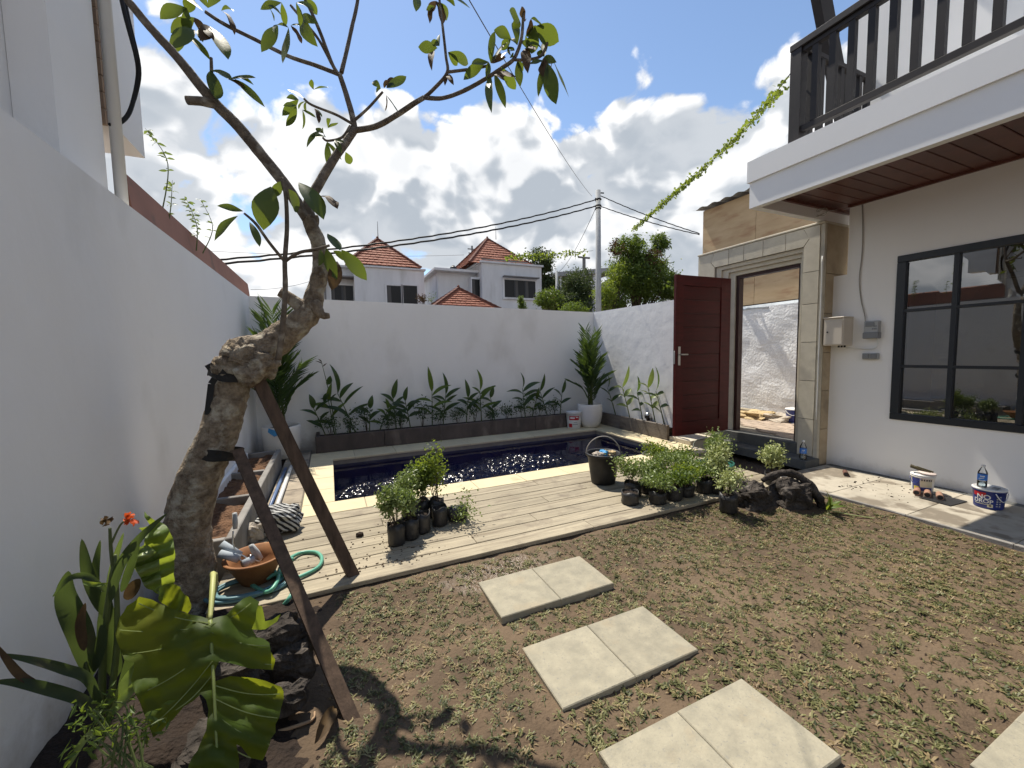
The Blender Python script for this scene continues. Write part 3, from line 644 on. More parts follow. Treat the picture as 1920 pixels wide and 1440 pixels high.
# ------------------------------------------------------------------ the alley outside the gate
m = MB(); m.box(5.662, 7.46, 1.0, 9.0, -.05, .255); al = struct(m.build('alley_pavement', MORTAR, loc=(0,0,0)))
n = 0
for j in range(18):
    for i in range(16):
        x = 5.72+.108*i; y = 3.25+.212*j + (.106 if i % 2 else 0)
        if x < 7.42 and y < 3.35 + (x-5.6)*1.75 and y > 2.9+(x-5.6)*.55:
            piece('paving_brick', al, BRICKPAVE, (x, y, .258+rng.uniform(-.002,.002)), (.102, .206, .03), .005); n += 1
m = MB(); nY, nZ = 60, 30
for j in range(nZ+1):
    for i in range(nY+1):
        y = 1+8*i/nY; z = .2+2.1*j/nZ; m.v.append(Vector((7.45+.035*(y-5)+.02*mnoise.fractal(Vector((y*2,z*2,1)), .8, 2, 3), y, z)))
for j in range(nZ):
    for i in range(nY): k = j*(nY+1)+i; m.f.append([k, k+nY+1, k+nY+2, k+1])
m.box(7.62, 7.7, 1, 9, 0, 2.30)
tag(m.build('alley_wall', WHITE_ROUGH, smooth=False), 'rough bright white wall across the alley, seen through the gateway', 'wall')
m = MB(); m.prism([(7.30,1,2.285),(7.33,1,2.35),(7.6,1,2.36),(7.6,1,2.33),(7.34,1,2.325),(7.31,1,2.275)], (.30,8,0)); m.obox((7.47,5.35,2.30),(7.44,4.9,2.275),.015,.02)
tag(m.build('metal_flashing', ZINC), 'bent metal flashing on top of the alley wall', 'flashing')
sh = thing('plywood_shed', 'plywood-clad site shed above the alley wall', 'shed', (8, 5, 2.35))
for i, (a, b) in enumerate(((1.6, 2.8), (2.8, 4.02), (4.02, 5.24), (5.24, 6.44))):
    for j, (c, d) in enumerate(((2.37, 3.40), (3.40, 4.5))): piece('plywood_sheet', sh, PLYWOOD, (7.53, (a+b)/2, (c+d)/2), (.018, b-a-.008, d-c-.006), .002)
m = MB(); m.box(7.545, 7.60, 1.6, 6.42, 2.36, 4.48); m.box(7.6, 10.5, 6.36, 6.42, 2.36, 4.48); m.build('frame', STAKE, sh)
m = MB(); k = 0; nw = 90
for i in range(nw+1):
    y = 1.3+(6.62-1.3)*i/nw; dz = .018*math.sin(y*2*math.pi/.075)
    m.v += [Vector((7.36, y, 4.53+dz)), Vector((10.6, y, 4.95+dz))]
for i in range(nw): m.f.append([2*i, 2*i+1, 2*i+3, 2*i+2])
m.build('corrugated_roof', ZINC, sh)

# ------------------------------------------------------------------ neighbour's house on the left
nb = thing('neighbour_house', 'tall white neighbouring house rising behind the left wall', 'house', (-3, 1.5, 0))
m = MB(); m.box(-4, -1.32, -3, 3.52, 0, 7); m.build('wall', WHITE, nb)
m = MB(); m.box(-1.318, -1.165, 2.81, 3.29, 2.2, 7); m.build('pilaster', WHITE, nb)
m = MB(); m.box(-1.318, -1.25, -3, 2.808, 3.62, 7); m.build('beam', WHITE, nb)
for (x, y, r) in ((-1.13, 3.37, .03), (-1.17, 3.45, .022)):
    m = MB(); m.tube([(x,y,2.40),(x,y,7)], r, 12); m.build('downpipe', WHITEPL, nb, smooth=True)
m = MB(); a = at(272, 297, 4.0)
m.box(-1.45, a.x, 3.52, 4.0, a.z, 7); m.build('balcony_box', WHITE, nb)
m = MB()
for i in range(24): m.box(-1.40, a.x-.03, 3.49, 3.518, 3.0+.1*i+.004, 3.1+.1*i-.004)
struct(m.build('tile_strip', mat('tan_tile', (.45,.33,.24), (.38,.27,.2), 8, .8), nb), 'stuff')
m = MB(); m.prism([(-1.16,3.44,2.40),(-1.10,3.44,2.40),(-1.13,3.44,2.70),(-1.16,3.44,2.72)], (0,4.3,0)); m.build('eave_board', TCFASCIA, nb)
m = MB(); m.box(-1.20, -1.055, 3.44, 7.7, 2.385, 2.43); m.build('gutter', mat('stained_gutter', (.13,.10,.085), (.08,.065,.055), 5, .8), nb)
m = MB(); m.tube([at(215,-60,3.3), at(235,30,3.3), at(256,110,3.35), at(258,150,3.4), at(245,205,3.4), at(228,228,3.38), at(205,235,3.35)], .012, 6, smooth=5)
m.tube([at(222,-60,3.32), at(243,40,3.32), at(262,125,3.36), at(256,175,3.4), at(240,215,3.4), at(220,233,3.38)], .008, 6, smooth=5)
tag(m.build('hanging_cable', CABLE, smooth=True), 'black cable looping down the neighbouring house', 'cable')

# ------------------------------------------------------------------ houses beyond the back wall
def hip_roof(parent, x0, x1, y0, y1, ze, apex, courses=11, ridge=0.0):
    # stepped tile courses from the eaves to the top, with lapped hips
    cx, cy = (x0+x1)/2, (y0+y1)/2; m = MB(); zt = apex
    cor = lambda t: [(x0+(cx-ridge-x0)*t, y0+(cy-y0)*t), (x1+(cx+ridge-x1)*t, y0+(cy-y0)*t), (x1+(cx+ridge-x1)*t, y1+(cy-y1)*t), (x0+(cx-ridge-x0)*t, y1+(cy-y1)*t)]
    for i in range(courses):
        t0 = i/courses; t1 = min(1, (i+1.12)/courses); z0 = ze+(zt-ze)*t0+.05; z1 = ze+(zt-ze)*min(1, (i+1)/courses)+.005
        a = cor(t0); b = cor(t1)
        # individual tiles in each course, slightly uneven
        for s in range(4):
            p, q = Vector((*a[s], z0)), Vector((*a[(s+1) % 4], z0)); r, w = Vector((*b[s], z1)), Vector((*b[(s+1) % 4], z1))
            n = max(2, int((q-p).length/.26))
            for k in range(n):
                f0, f1 = k/n+.012/n*3, (k+1)/n-.012/n*3; dz = Vector((0,0,rng.uniform(-.012,.012)))
                A, B, C, D = p.lerp(q, f0)+dz, p.lerp(q, f1)+dz, r.lerp(w, f1), r.lerp(w, f0)
                lo = Vector((0,0,-.045))
                m.add([A, B, C, D, A+lo, B+lo], [(0,1,2,3), (4,5,1,0)])
        c0 = [Vector((*v, z0-.05)) for v in a]; c1 = [Vector((*v, z1-.04)) for v in b]
        m.add(c0+c1, [(0,1,5,4),(1,2,6,5),(2,3,7,6),(3,0,4,7)])
    o = struct(m.build('roof', ROOFTILE, parent), 'stuff')
    m = MB(); tp = cor(1)
    for s in range(4):
        p, q = Vector((*cor(0)[s], ze+.06)), Vector((*tp[s], zt+.05)); n = int((q-p).length/.28)
        for k in range(n): m.obox(p.lerp(q, k/n), p.lerp(q, (k+1.08)/n)+Vector((0,0,-.02)), .15, .10)
    if ridge: m.obox((cx-ridge,cy,zt+.04),(cx+ridge,cy,zt+.04),.15,.12)
    m.lathe([(.10,0),(.07,.06),(.08,.10),(.01,.16)], (cx-ridge,cy,zt+.03), 10)
    struct(m.build('ridge_tiles', RIDGE, o), 'stuff')
    return o
def far_window(parent, x0, x1, z0, z1, Y, n=1, frame=.09, curtain=True):
    m = MB(); f = frame
    m.box(x0-f, x1+f, Y-.06, Y, z1, z1+f); m.box(x0-f, x1+f, Y-.10, Y, z0-f, z0); m.box(x0-f, x0, Y-.06, Y, z0, z1); m.box(x1, x1+f, Y-.06, Y, z0, z1)
    w = m.build('window', FARWHITE, parent)
    m = MB(); u = (x1-x0)/n; d = .045
    for i in range(n):
        a, b = x0+u*i, x0+u*(i+1)
        for q in ((a,b,z0,z0+d),(a,b,z1-d,z1)): m.box(q[0], q[1], Y-.03, Y-.004, q[2], q[3])
        for q in ((a,a+d),(b-d,b)): m.box(q[0], q[1], Y-.03, Y-.004, z0+d, z1-d)
    m.build('sash', BLACKMETAL, w)
    for i in range(n):
        a, b = x0+u*i+d, x0+u*(i+1)-d
        m = MB(); m.add([(a,Y-.012,z0+d),(b,Y-.012,z0+d),(b,Y-.012,z1-d),(a,Y-.012,z1-d)], [(0,1,2,3)]); m.build('pane', PANE, w)
        if curtain and rng.random() < .6:
            m = MB(); m.add([(a,Y-.016,z0+d),(a+(b-a)*.3,Y-.016,z0+d),(a+(b-a)*.26,Y-.016,z1-d),(a,Y-.016,z1-d)], [(0,1,2,3)]); m.build('curtain', CURTAIN, w)
    return w
Y1_ = 24.0
P = lambda x, y, Y=Y1_: at(x, y, Y)
h1 = thing('villa', 'pale villa with an orange hipped roof, behind the frangipani trunk', 'house', (P(700,560).x, Y1_+3, 0))
a, b = P(663, 503), P(795, 508)
m = MB(); m.box(a.x, b.x, Y1_, Y1_+6, -.05, b.z); m.build('wall', FARWHITE, h1)
m = MB(); m.box(a.x-.06, b.x+.08, Y1_-.1, Y1_+6.1, b.z, b.z+.09); m.build('parapet', FARWHITE, h1)
m = MB(); m.box(a.x+.9, b.x-.75, Y1_+.5, Y1_+5.4, b.z+.09, b.z+.42); m.build('roof_base', FARGREY, h1)
hip_roof(h1, P(648,495).x, P(790,499).x, Y1_+.1, Y1_+5.8, P(720,497).z, P(709,449,Y1_+3).z)
l0, l1 = P(601, 500, Y1_+.8), P(664, 500, Y1_+.8)
m = MB(); m.box(l0.x, l1.x, Y1_+.8, Y1_+6, -.05, l0.z); m.build('wing', FARWHITE, h1)
m = MB(); m.box(l0.x-.1, l1.x-.01, Y1_+.55, Y1_+6, l0.z, l0.z+.12); m.build('wing_parapet', FARWHITE, h1)
far_window(h1, P(703,0).x, P(731,0).x, P(703,590).z, P(703,534).z, Y1_, 1); far_window(h1, P(735,0).x, P(763,0).x, P(735,590).z, P(735,534).z, Y1_, 1)
q0, q1 = P(623, 590, Y1_+.8), P(662, 536, Y1_+.8)
w = far_window(h1, q0.x, q1.x, q0.z-1, q1.z, Y1_+.8, 2, .07)
m = MB(); m.box(q0.x-.3, q1.x+.05, Y1_+.1, Y1_+.8, q1.z+.35, q1.z+.42); m.build('canopy', FARGREY, h1)
m = MB(); m.tube([P(609,520,Y1_+.7), P(609,580,Y1_+.7)+Vector((0,0,-3))], .05, 6); m.build('downpipe', FARGREY, h1)
c = P(709,449,Y1_+3); m = MB(); m.tube([c, c+Vector((0,0,1.1))], [.03,.012], 5); m.build('lightning_rod', FARGREY, h1)

Y2_ = 27.0
P2 = lambda x, y, Y=Y2_: at(x, y, Y)
h2 = thing('villa', 'white villa with an orange hipped roof and black water tank', 'house', (P2(950,560).x, Y2_+3, 0))
a, b = P2(903, 492), P2(1015, 495)
m = MB(); m.box(a.x, b.x, Y2_, Y2_+7, -.05, a.z); m.build('wall', FARWHITE, h2)
m = MB(); m.box(a.x-.1, b.x+.12, Y2_-.12, Y2_+7, a.z, a.z+.13); m.build('parapet', FARWHITE, h2)
m = MB(); m.box(a.x+.2, b.x-.9, Y2_+.5, Y2_+6, a.z+.13, a.z+.4); m.build('roof_base', FARGREY, h2)
hip_roof(h2, P2(868,0).x, P2(1001,0).x, Y2_+.1, Y2_+6.6, P2(930,495).z, P2(930,449,Y2_+3.3).z)
l0, l1 = P2(820, 517, Y2_+1.2), P2(904, 512, Y2_+1.2)
m = MB(); m.box(l0.x, l1.x, Y2_+1.2, Y2_+7, -.05, P2(860,512,Y2_+1.2).z); m.build('wing', FARWHITE, h2)
zz = P2(860,512,Y2_+1.2).z
m = MB(); m.box(l0.x-.35, l1.x, Y2_+.6, Y2_+7, zz, zz+.16); m.build('wing_eave', FARWHITE, h2)
m = MB(); m.box(P2(866,0,Y2_+.9).x, P2(901,0,Y2_+.9).x, Y2_+.5, Y2_+1.198, -.05, P2(880,519,Y2_+.5).z); m.build('bay', FARWHITE, h2)
far_window(h2, P2(867,0,Y2_+.5).x+.15, P2(891,0,Y2_+.5).x, P2(880,556,Y2_+.5).z, P2(880,523,Y2_+.5).z, Y2_+.5, 1, .06)
far_window(h2, P2(935,0).x, P2(996,0).x, P2(960,558).z, P2(960,525).z, Y2_, 3, .14)
m = MB(); m.box(P2(931,0).x, P2(1000,0).x, Y2_-.4, Y2_-.11, P2(960,521).z, P2(960,521).z+.08); m.build('window_hood', FARGREY, h2)
c = P2(850,500,Y2_+2.5)
m = MB(); m.lathe([(.25,0),(.27,.05),(.25,.1),(.27,.2),(.25,.3),(.27,.4),(.25,.48),(.16,.56),(.1,.58),(.1,.63),(.02,.64)], (c.x,c.y,zz+.16), 16); m.build('water_tank', BLACKPL, h2, smooth=True)
c = P2(930,449,Y2_+3.3); m = MB(); m.tube([c, c+Vector((0,0,1.0))], [.03,.012], 5); m.build('lightning_rod', FARGREY, h2)
Y3_ = 20.0
g0, g1 = at(812, 576, Y3_), at(939, 577, Y3_)
h3 = thing('pavilion', 'low pavilion roof of orange tiles just above the back wall', 'pavilion', ((g0.x+g1.x)/2, Y3_+1.6, 0))
m = MB(); m.box(g0.x+.3, g1.x-.3, Y3_+.3, Y3_+2.9, -.05, g0.z-.02); m.build('wall', FARWHITE, h3)
hip_roof(h3, g0.x, g1.x, Y3_, Y3_+3.2, g0.z, at(866,541,Y3_+1.6).z, 9)

# grey flat-roofed building far right
h4 = thing('concrete_building', 'distant grey flat-roofed building behind the small pole', 'building', (at(1090,540,34).x, 36, 0))
a, b = at(1044, 520, 34), at(1135, 486, 34)
m = MB(); m.box(a.x, b.x+2, 34.4, 40, -.05, a.z-.2); m.build('wall', FARGREY, h4)
m = MB(); m.prism([(a.x-.3,33.6,a.z),(b.x+2,33.6,a.z+1.0),(b.x+2,33.6,a.z+1.5),(a.x-.3,33.6,a.z+.4)], (0,6,0)); m.build('roof_slab', mat('pale_slab', (.34,.35,.36), None), h4)
for i in range(4): m = MB(); x = a.x+.2+i*1.3; m.box(x, x+.25, 33.8, 34.05, -.05, a.z+.1+.3*i); m.build('column', FARWHITE, h4)
for i in range(3): m = MB(); x = a.x+.6+i*1.3; m.add([(x,34.38,a.z-1.6),(x+.7,34.38,a.z-1.6),(x+.7,34.38,a.z-.4),(x,34.38,a.z-.4)], [(0,1,2,3)]); m.build('window', PANE, h4)

# ------------------------------------------------------------------ poles and wires
YP = 9.5; t = at(1121.5, 357, YP); bpos = Vector((t.x+.0, YP, 0))
up_ = thing('utility_pole', 'grey round utility pole rising behind the back wall', 'pole', bpos)
m = MB(); m.tube([(t.x,YP,-.05),(t.x,YP,t.z)], [.092,.068], 16); m.build('shaft', POLECON, up_, smooth=True)
for (yy, r) in ((374, .085), (386, .085), (391, .08)):
    m = MB(); q = at(1120, yy, YP); m.lathe([(r,-.02),(r+.01,0),(r,.02)], (t.x,YP,q.z), 14); m.build('clamp', CABLE, up_)
m = MB(); m.obox((t.x-.02,YP-.03,at(1121,376,YP).z),(t.x-.17,YP-.10,at(1121,376,YP).z),.02,.03); m.obox((t.x+.02,YP-.03,at(1121,362,YP).z),(t.x+.15,YP-.06,at(1121,362,YP).z),.02,.03); m.build('bracket', CABLE, up_)
def wire(a, b, sag, r, name, label, mt=CABLE, n=24, twist=0):
    m = MB(); a = Vector(a); b = Vector(b); pts = []
    for i in range(n+1):
        u = i/n; p = a.lerp(b, u); p.z -= sag*4*u*(1-u)
        if twist: p += Vector((0, math.sin(i*2.1), math.cos(i*2.1)))*twist
        pts.append(p)
    m.tube(pts, r, 6); return tag(m.build(name, mt, smooth=True), label, 'cable')
wire(at(1118,374,YP), at(380,489,7.6), .22, .017, 'overhead_cable', 'upper thick black overhead cable running left from the pole', twist=.006, n=60)
wire(at(1118,386,YP), at(380,497,7.5), .20, .019, 'overhead_cable', 'lower thick black overhead cable running left from the pole', twist=.006, n=60)
wire(at(1124,366,YP), at(1312,438,7.7), .05, .012, 'overhead_cable', 'upper black cable from the pole to the plywood shed', twist=.004, n=40)
wire(at(1124,386,YP), at(1312,440,7.7), .05, .012, 'overhead_cable', 'lower black cable from the pole to the plywood shed', twist=.004, n=40)
wire(at(1110,368,YP), at(868,-20,2.6), .1, .004, 'thin_wire', 'hair-thin wire rising steeply from the pole into the sky', FARGREY)
wire(at(1117,390,YP), at(1045,512,16), .25, .008, 'thin_wire', 'thin wire sagging from the tall pole to the small pole')
wire(at(380,470,30), at(870,478,30), .2, .012, 'thin_wire', 'faint far wire stretched left of the villas', FARGREY)
wire(at(470,543,20), at(600,521,22), .15, .01, 'thin_wire', 'faint wire running to the villa behind the trunk', FARGREY)
YS = 16.0; q = at(1044, 508, YS)
m = MB(); m.tube([(q.x,YS,-.05),(q.x,YS,q.z)], [.075,.06], 10); tag(m.build('utility_pole', POLECON, smooth=True), 'short pale pole left of the tall pole', 'pole')
q = at(885, 461, 60); pp = thing('power_pole', 'tiny far power pole with crossarms between the two villas', 'pole', (q.x, 60, 0))
m = MB(); m.tube([(q.x,60,-.05),(q.x,60,q.z)], .14, 6); m.build('shaft', FARGREY, pp)
m = MB(); m.obox((q.x-.7,60,q.z-.5),(q.x+.4,60,q.z-.5),.12,.14); m.obox((q.x-.6,60,q.z-1.1),(q.x+.3,60,q.z-1.1),.1,.12); m.build('crossarm', FARGREY, pp)
q = at(1095, 483, 28); pp = thing('power_pole', 'far T-shaped power pole right of the grey building', 'pole', (q.x, 28, 0))
m = MB(); m.tube([(q.x,28,-.05),(q.x,28,q.z)], .13, 6); m.build('shaft', FARGREY, pp)
m = MB(); m.obox((q.x-.55,28,q.z),(q.x+.55,28,q.z),.14,.12); m.build('crossarm', FARGREY, pp)

# ------------------------------------------------------------------ trees and shrubs beyond the wall
def leaf_quad(m, c, s, asp=.45):
    d = Vector((rng.gauss(0,1), rng.gauss(0,1), rng.gauss(0,1)-.3)).normalized(); n = Vector((rng.gauss(0,1), rng.gauss(0,1), rng.gauss(0,.8)+.5))
    w = d.cross(n)
    if w.length < 1e-4: return
    w.normalize(); k = len(m.v); u = w.cross(d)
    m.v += [c, c+d*s*.5+w*s*asp*.5+u*s*.08, c+d*s, c+d*s*.5-w*s*asp*.5+u*s*.08]; m.f += [[k, k+1, k+2, k+3]]
def crown(m, c, rad, clumps, per, clump_r, ls, asp=.45, flat=1., shell=.5):
    for i in range(clumps):
        v = Vector((rng.gauss(0,1), rng.gauss(0,1), rng.gauss(0,1))).normalized()*(shell+(1-shell)*rng.random())
        cc = Vector(c) + Vector((v.x*rad[0], v.y*rad[1], v.z*rad[2]))*(1+rng.uniform(-.18,.14)); rr = clump_r*rng.uniform(.5,1.3)
        for k in range(int(per*rng.uniform(.6,1.3))):
            leaf_quad(m, cc + Vector((rng.gauss(0,rr*.55), rng.gauss(0,rr*.55), rng.gauss(0,rr*.45*flat))), ls*rng.uniform(.6,1.3), asp)
def tree(name, label, base, crowns, trunk_r, mt, ls, extra=None, cat='tree'):
    t = thing(name, label, cat, base)
    m = MB(); top = Vector(crowns[0][0]); b = Vector(base)
    m.tube([b, b.lerp(top, .5)+Vector((.06,.02,0)), top], [trunk_r, trunk_r*.75, trunk_r*.3], 8, .15, 5, 4)
    for (c, r, *_x) in crowns:
        for k in range(5):
            v = Vector((rng.uniform(-1,1)*r[0], rng.uniform(-1,1)*r[1], rng.uniform(-.2,1)*r[2]))*.75
            m.tube([b.lerp(top, .55), (b.lerp(top,.6)+Vector(c)+v)/2, Vector(c)+v], [trunk_r*.45, trunk_r*.3, trunk_r*.08], 5)
    m.build('trunk', TWIG, t, smooth=True)
    m = MB()
    for (c, r, n, per, cr) in crowns: crown(m, c, r, n, per, cr, ls)
    m.build('crown', mt, t)
    if extra:
        m = MB()
        for (c, r, n, per, cr, s) in extra[1]: crown(m, c, r, n, per, cr, s)
        struct(m.build(extra[2], extra[0], t), 'stuff')
    return t
YT = 10.6
c1 = at(1195, 520, YT)
tree('bushy_tree', 'large bushy tree with brown seed pods right behind the tall pole', (c1.x, YT, -.05),
     [(c1, (1.05,.8,.85), 190, 80, .22), (at(1180,462,YT), (.55,.5,.30), 46, 70, .17), (at(1238,458,YT), (.24,.3,.32), 28, 70, .14), (at(1150,565,YT), (.45,.6,.5), 50, 70, .2), (at(1245,535,YT), (.55,.5,.65), 90, 70, .2), (at(1195,500,YT), (.5,.4,.5), 60, 70, .2)], .09, LEAF_BUSH, .085,
     (LEAF_DRY, [(at(1225,490,YT-.5), (.35,.3,.4), 30, 16, .1, .09), (at(1155,465,YT-.4), (.2,.2,.3), 14, 14, .1, .09)], 'dry_pods'))
c2 = at(1135, 555, 10.2)
tree('feathery_shrub', 'bright yellow-green feathery shrub at the foot of the tall pole', (c2.x, 10.2, -.05), [(c2, (.32,.3,.42), 36, 60, .16), (at(1165,520,10.3), (.4,.3,.4), 36, 60, .16)], .04, LEAF_BRIGHT, .07, cat='shrub')
c3 = at(1083, 545, 15)
tree('dark_bushy_tree', 'dark green bushy tree between the small pole and the tall pole', (c3.x, 15, -.05), [(c3, (.8,.7,.95), 110, 70, .28), (at(1070,575,14.5), (1.1,.6,.45), 60, 70, .25)], .08, LEAF_DEEP, .11)
c4 = at(1030, 562, 14)
tree('round_shrub', 'round green shrub with reddish tips left of the small pole', (c4.x, 14, -.05), [(c4, (.5,.5,.42), 55, 70, .18)], .05, LEAF_BUSH, .08, (LEAF_DRY, [(c4, (.5,.5,.42), 14, 8, .12, .07)], 'red_tips'), cat='shrub')
c5 = at(1020, 495, 33)
tree('tall_dark_tree', 'tall dark tree at the right edge of the second villa', (c5.x, 33, -.05), [(at(1015,490,33), (1.1,1,1.0), 50, 60, .5), (at(1027,545,33), (1.1,1,1.6), 60, 60, .5)], .2, LEAF_DEEP, .25)
c6 = at(977, 570, 19)
tree('conical_shrub', 'small pointed shrub in front of the second villa', (c6.x, 19, -.05), [(c6, (.22,.22,.32), 26, 50, .12), (at(977,562,19), (.1,.1,.25), 10, 40, .1)], .04, LEAF_BUSH, .08, cat='shrub')
c7 = at(792, 560, 19)
tree('rusty_shrub', 'sparse rusty shrub left of the pavilion roof', (c7.x, 19, -.05), [(c7, (.2,.2,.28), 12, 22, .14)], .03, LEAF_DRY, .09, cat='shrub')
c8 = at(808, 558, 19.5)
tree('twiggy_shrub', 'thin twiggy shrub touching the left end of the pavilion roof', (c8.x, 19.5, -.05), [(c8, (.2,.2,.35), 8, 9, .14)], .02, LEAF_BUSH, .08, cat='shrub')
c9 = at(1075, 585, 10.5)
tree('low_hedge_shrub', 'low leafy shrub just above the back wall left of the pole', (c9.x, 10.5, -.05), [(c9, (.42,.3,.28), 40, 60, .16)], .04, LEAF_BUSH, .07, cat='shrub')

# creeper-covered cables
def creeper(name, label, pts, leafy, r_, ls, mt=LEAF_BRIGHT, dens=120):
    t = thing(name, label, 'creeper', pts[0])
    P_, _r = catmull([Vector(p) for p in pts], [1]*len(pts), 10)
    m = MB(); m.tube(P_, .006, 5); m.build('cable', CABLE, t, smooth=True)
    m = MB(); n = len(P_)
    for i in range(n-1):
        u = i/(n-1)
        if not (leafy[0] <= u <= leafy[1]): continue
        seg = (P_[i+1]-P_[i]).length
        for k in range(max(1, int(dens*seg*min(1, .25+2.2*(u-leafy[0]))*(1+1.1*mnoise.noise(P_[i]*3.1))))):
            c = P_[i].lerp(P_[i+1], rng.random()) + Vector((rng.gauss(0,r_), rng.gauss(0,r_), rng.gauss(-r_*.4,r_)))
            leaf_quad(m, c, ls*rng.uniform(.6,1.2), .75)
    m.build('leaves', mt, t); return t
a = atX(1497, 125, XRL); a.x -= .03
creeper('creeper_cable', 'green creeper growing along the cable to the balcony post', [a, at(1420,215,4.2), at(1330,305,5.6), at(1250,375,7.4), at(1185,432,10.3)], (.07, 1), .028, .065, dens=170)
creeper('creeper_cable', 'creeper hanging on the far cable in front of the second villa', [at(1112,470,12), at(1080,473,12), at(1030,478,12), at(960,480,12), at(890,484,12)], (.1, .75), .06, .10, LEAF_BRIGHT, 130)
creeper('creeper_cable', 'short creeper strand by the gate portal above the wall', [at(1245,528,9), at(1275,543,8.6), at(1310,548,8.2)], (0, 1), .06, .10, LEAF_BUSH, 200)

# weeds growing in the neighbour's gutter
def weed(label, base, top, n, ls, lean):
    t = thing('gutter_weed', label, 'weed', base, 'weeds in the gutter'); b, c = Vector(base), Vector(top)
    P_, _r = catmull([b, b.lerp(c,.5)+Vector(lean), c], [1,1,1], 8); m = MB(); m.tube(P_, [.006-.0003*i for i in range(len(P_))], 5); m.build('stem', STEM, t)
    m = MB()
    for i in range(n):
        u = .35+.65*i/n; p = P_[min(len(P_)-1, int(u*len(P_)))]
        for s in range(4):
            a = rng.uniform(0,6.28); m.leaf(p, p+Vector((math.cos(a)*ls, math.sin(a)*ls, rng.uniform(-.3,.3)*ls)), ls*.3, sag=.1, n=3)
    m.build('leaves', LEAF_SAP, t); return t
weed('thin weed arching tall from the gutter with fern-like tip', at(300,415,4.1), at(272,240,4.1), 7, .06, (.10,.0,.1))
weed('tufted weed with a star of leaves in the gutter', at(315,425,4.2), at(323,338,4.2), 5, .05, (.0,.02,0))
weed('bushy weed at the far end of the gutter', at(368,470,4.8), at(350,375,4.8), 13, .06, (.04,.0,0))
weed('slender weed bending at the far end of the gutter', at(380,475,4.9), at(375,372,4.9), 6, .05, (.09,0,0))

# ------------------------------------------------------------------ the frangipani
YF = 2.9
fr = thing('frangipani_tree', 'gnarled leaning frangipani tree tied to wooden stakes', 'tree', (-.80, YF, 0))
F = lambda x, y, d=0: at(x, y, YF+d)
m = MB()
m.tube([F(360,1150), F(355,1060), F(352,985), F(372,900), F(408,820), F(430,750), F(440,700), F(458,668), F(500,652), F(540,622), F(578,588), F(592,545), F(601,500), F(597,455), F(584,425), F(578,405)],
       [.145,.125,.112,.112,.102,.092,.096,.118,.094,.084,.070,.052,.047,.044,.043,.038], 40, .10, 20, 10)
# burl
for (x, y, r, d) in ((430,690,.085,-.06),(455,668,.10,-.07),(480,680,.095,-.07),(500,690,.07,-.05),(465,700,.08,-.10),(440,655,.06,-.03),(515,680,.045,-.03)):
    c = F(x, y, d); k = len(m.v); n1, n2 = 12, 16
    for i in range(n1+1):
        for j in range(n2):
            th = math.pi*i/n1; ph = 2*math.pi*j/n2; v = Vector((math.sin(th)*math.cos(ph), math.sin(th)*math.sin(ph), math.cos(th)))
            m.v.append(c+v*r*(.92+.42*mnoise.fractal((c+v*r)*20, .8, 2, 4)))
    for i in range(n1):
        for j in range(n2): m.f.append([k+i*n2+j, k+(i+1)*n2+j, k+(i+1)*n2+(j+1) % n2, k+i*n2+(j+1) % n2])
m.build('trunk', BARK, fr, smooth=True)
m = MB(); m.tube([F(578,585), F(556,568), F(540,556), F(526,548)], [.05,.04,.034,.031], 12, .12, 12, 3)
m.build('cut_stub', BARK, fr, smooth=True)
m = MB(); m.tube([F(588,570,-.03), F(603,590,-.06), F(618,592,-.06)], [.05,.026,.016], 10, .15, 12, 3); m.build('cut_stub', BARK, fr, smooth=True)
m = MB(); m.tube([F(584,432), F(592,415), F(590,405)], [.036,.022,.02], 10, .12, 12, 3); m.build('cut_stub', BARK, fr, smooth=True)
m = MB(); c = F(526,548); d = (F(526,548)-F(540,556)).normalized(); m.tube([c, c+d*.004], .030, 14); m.build('cut_face', CUTWOOD, fr)
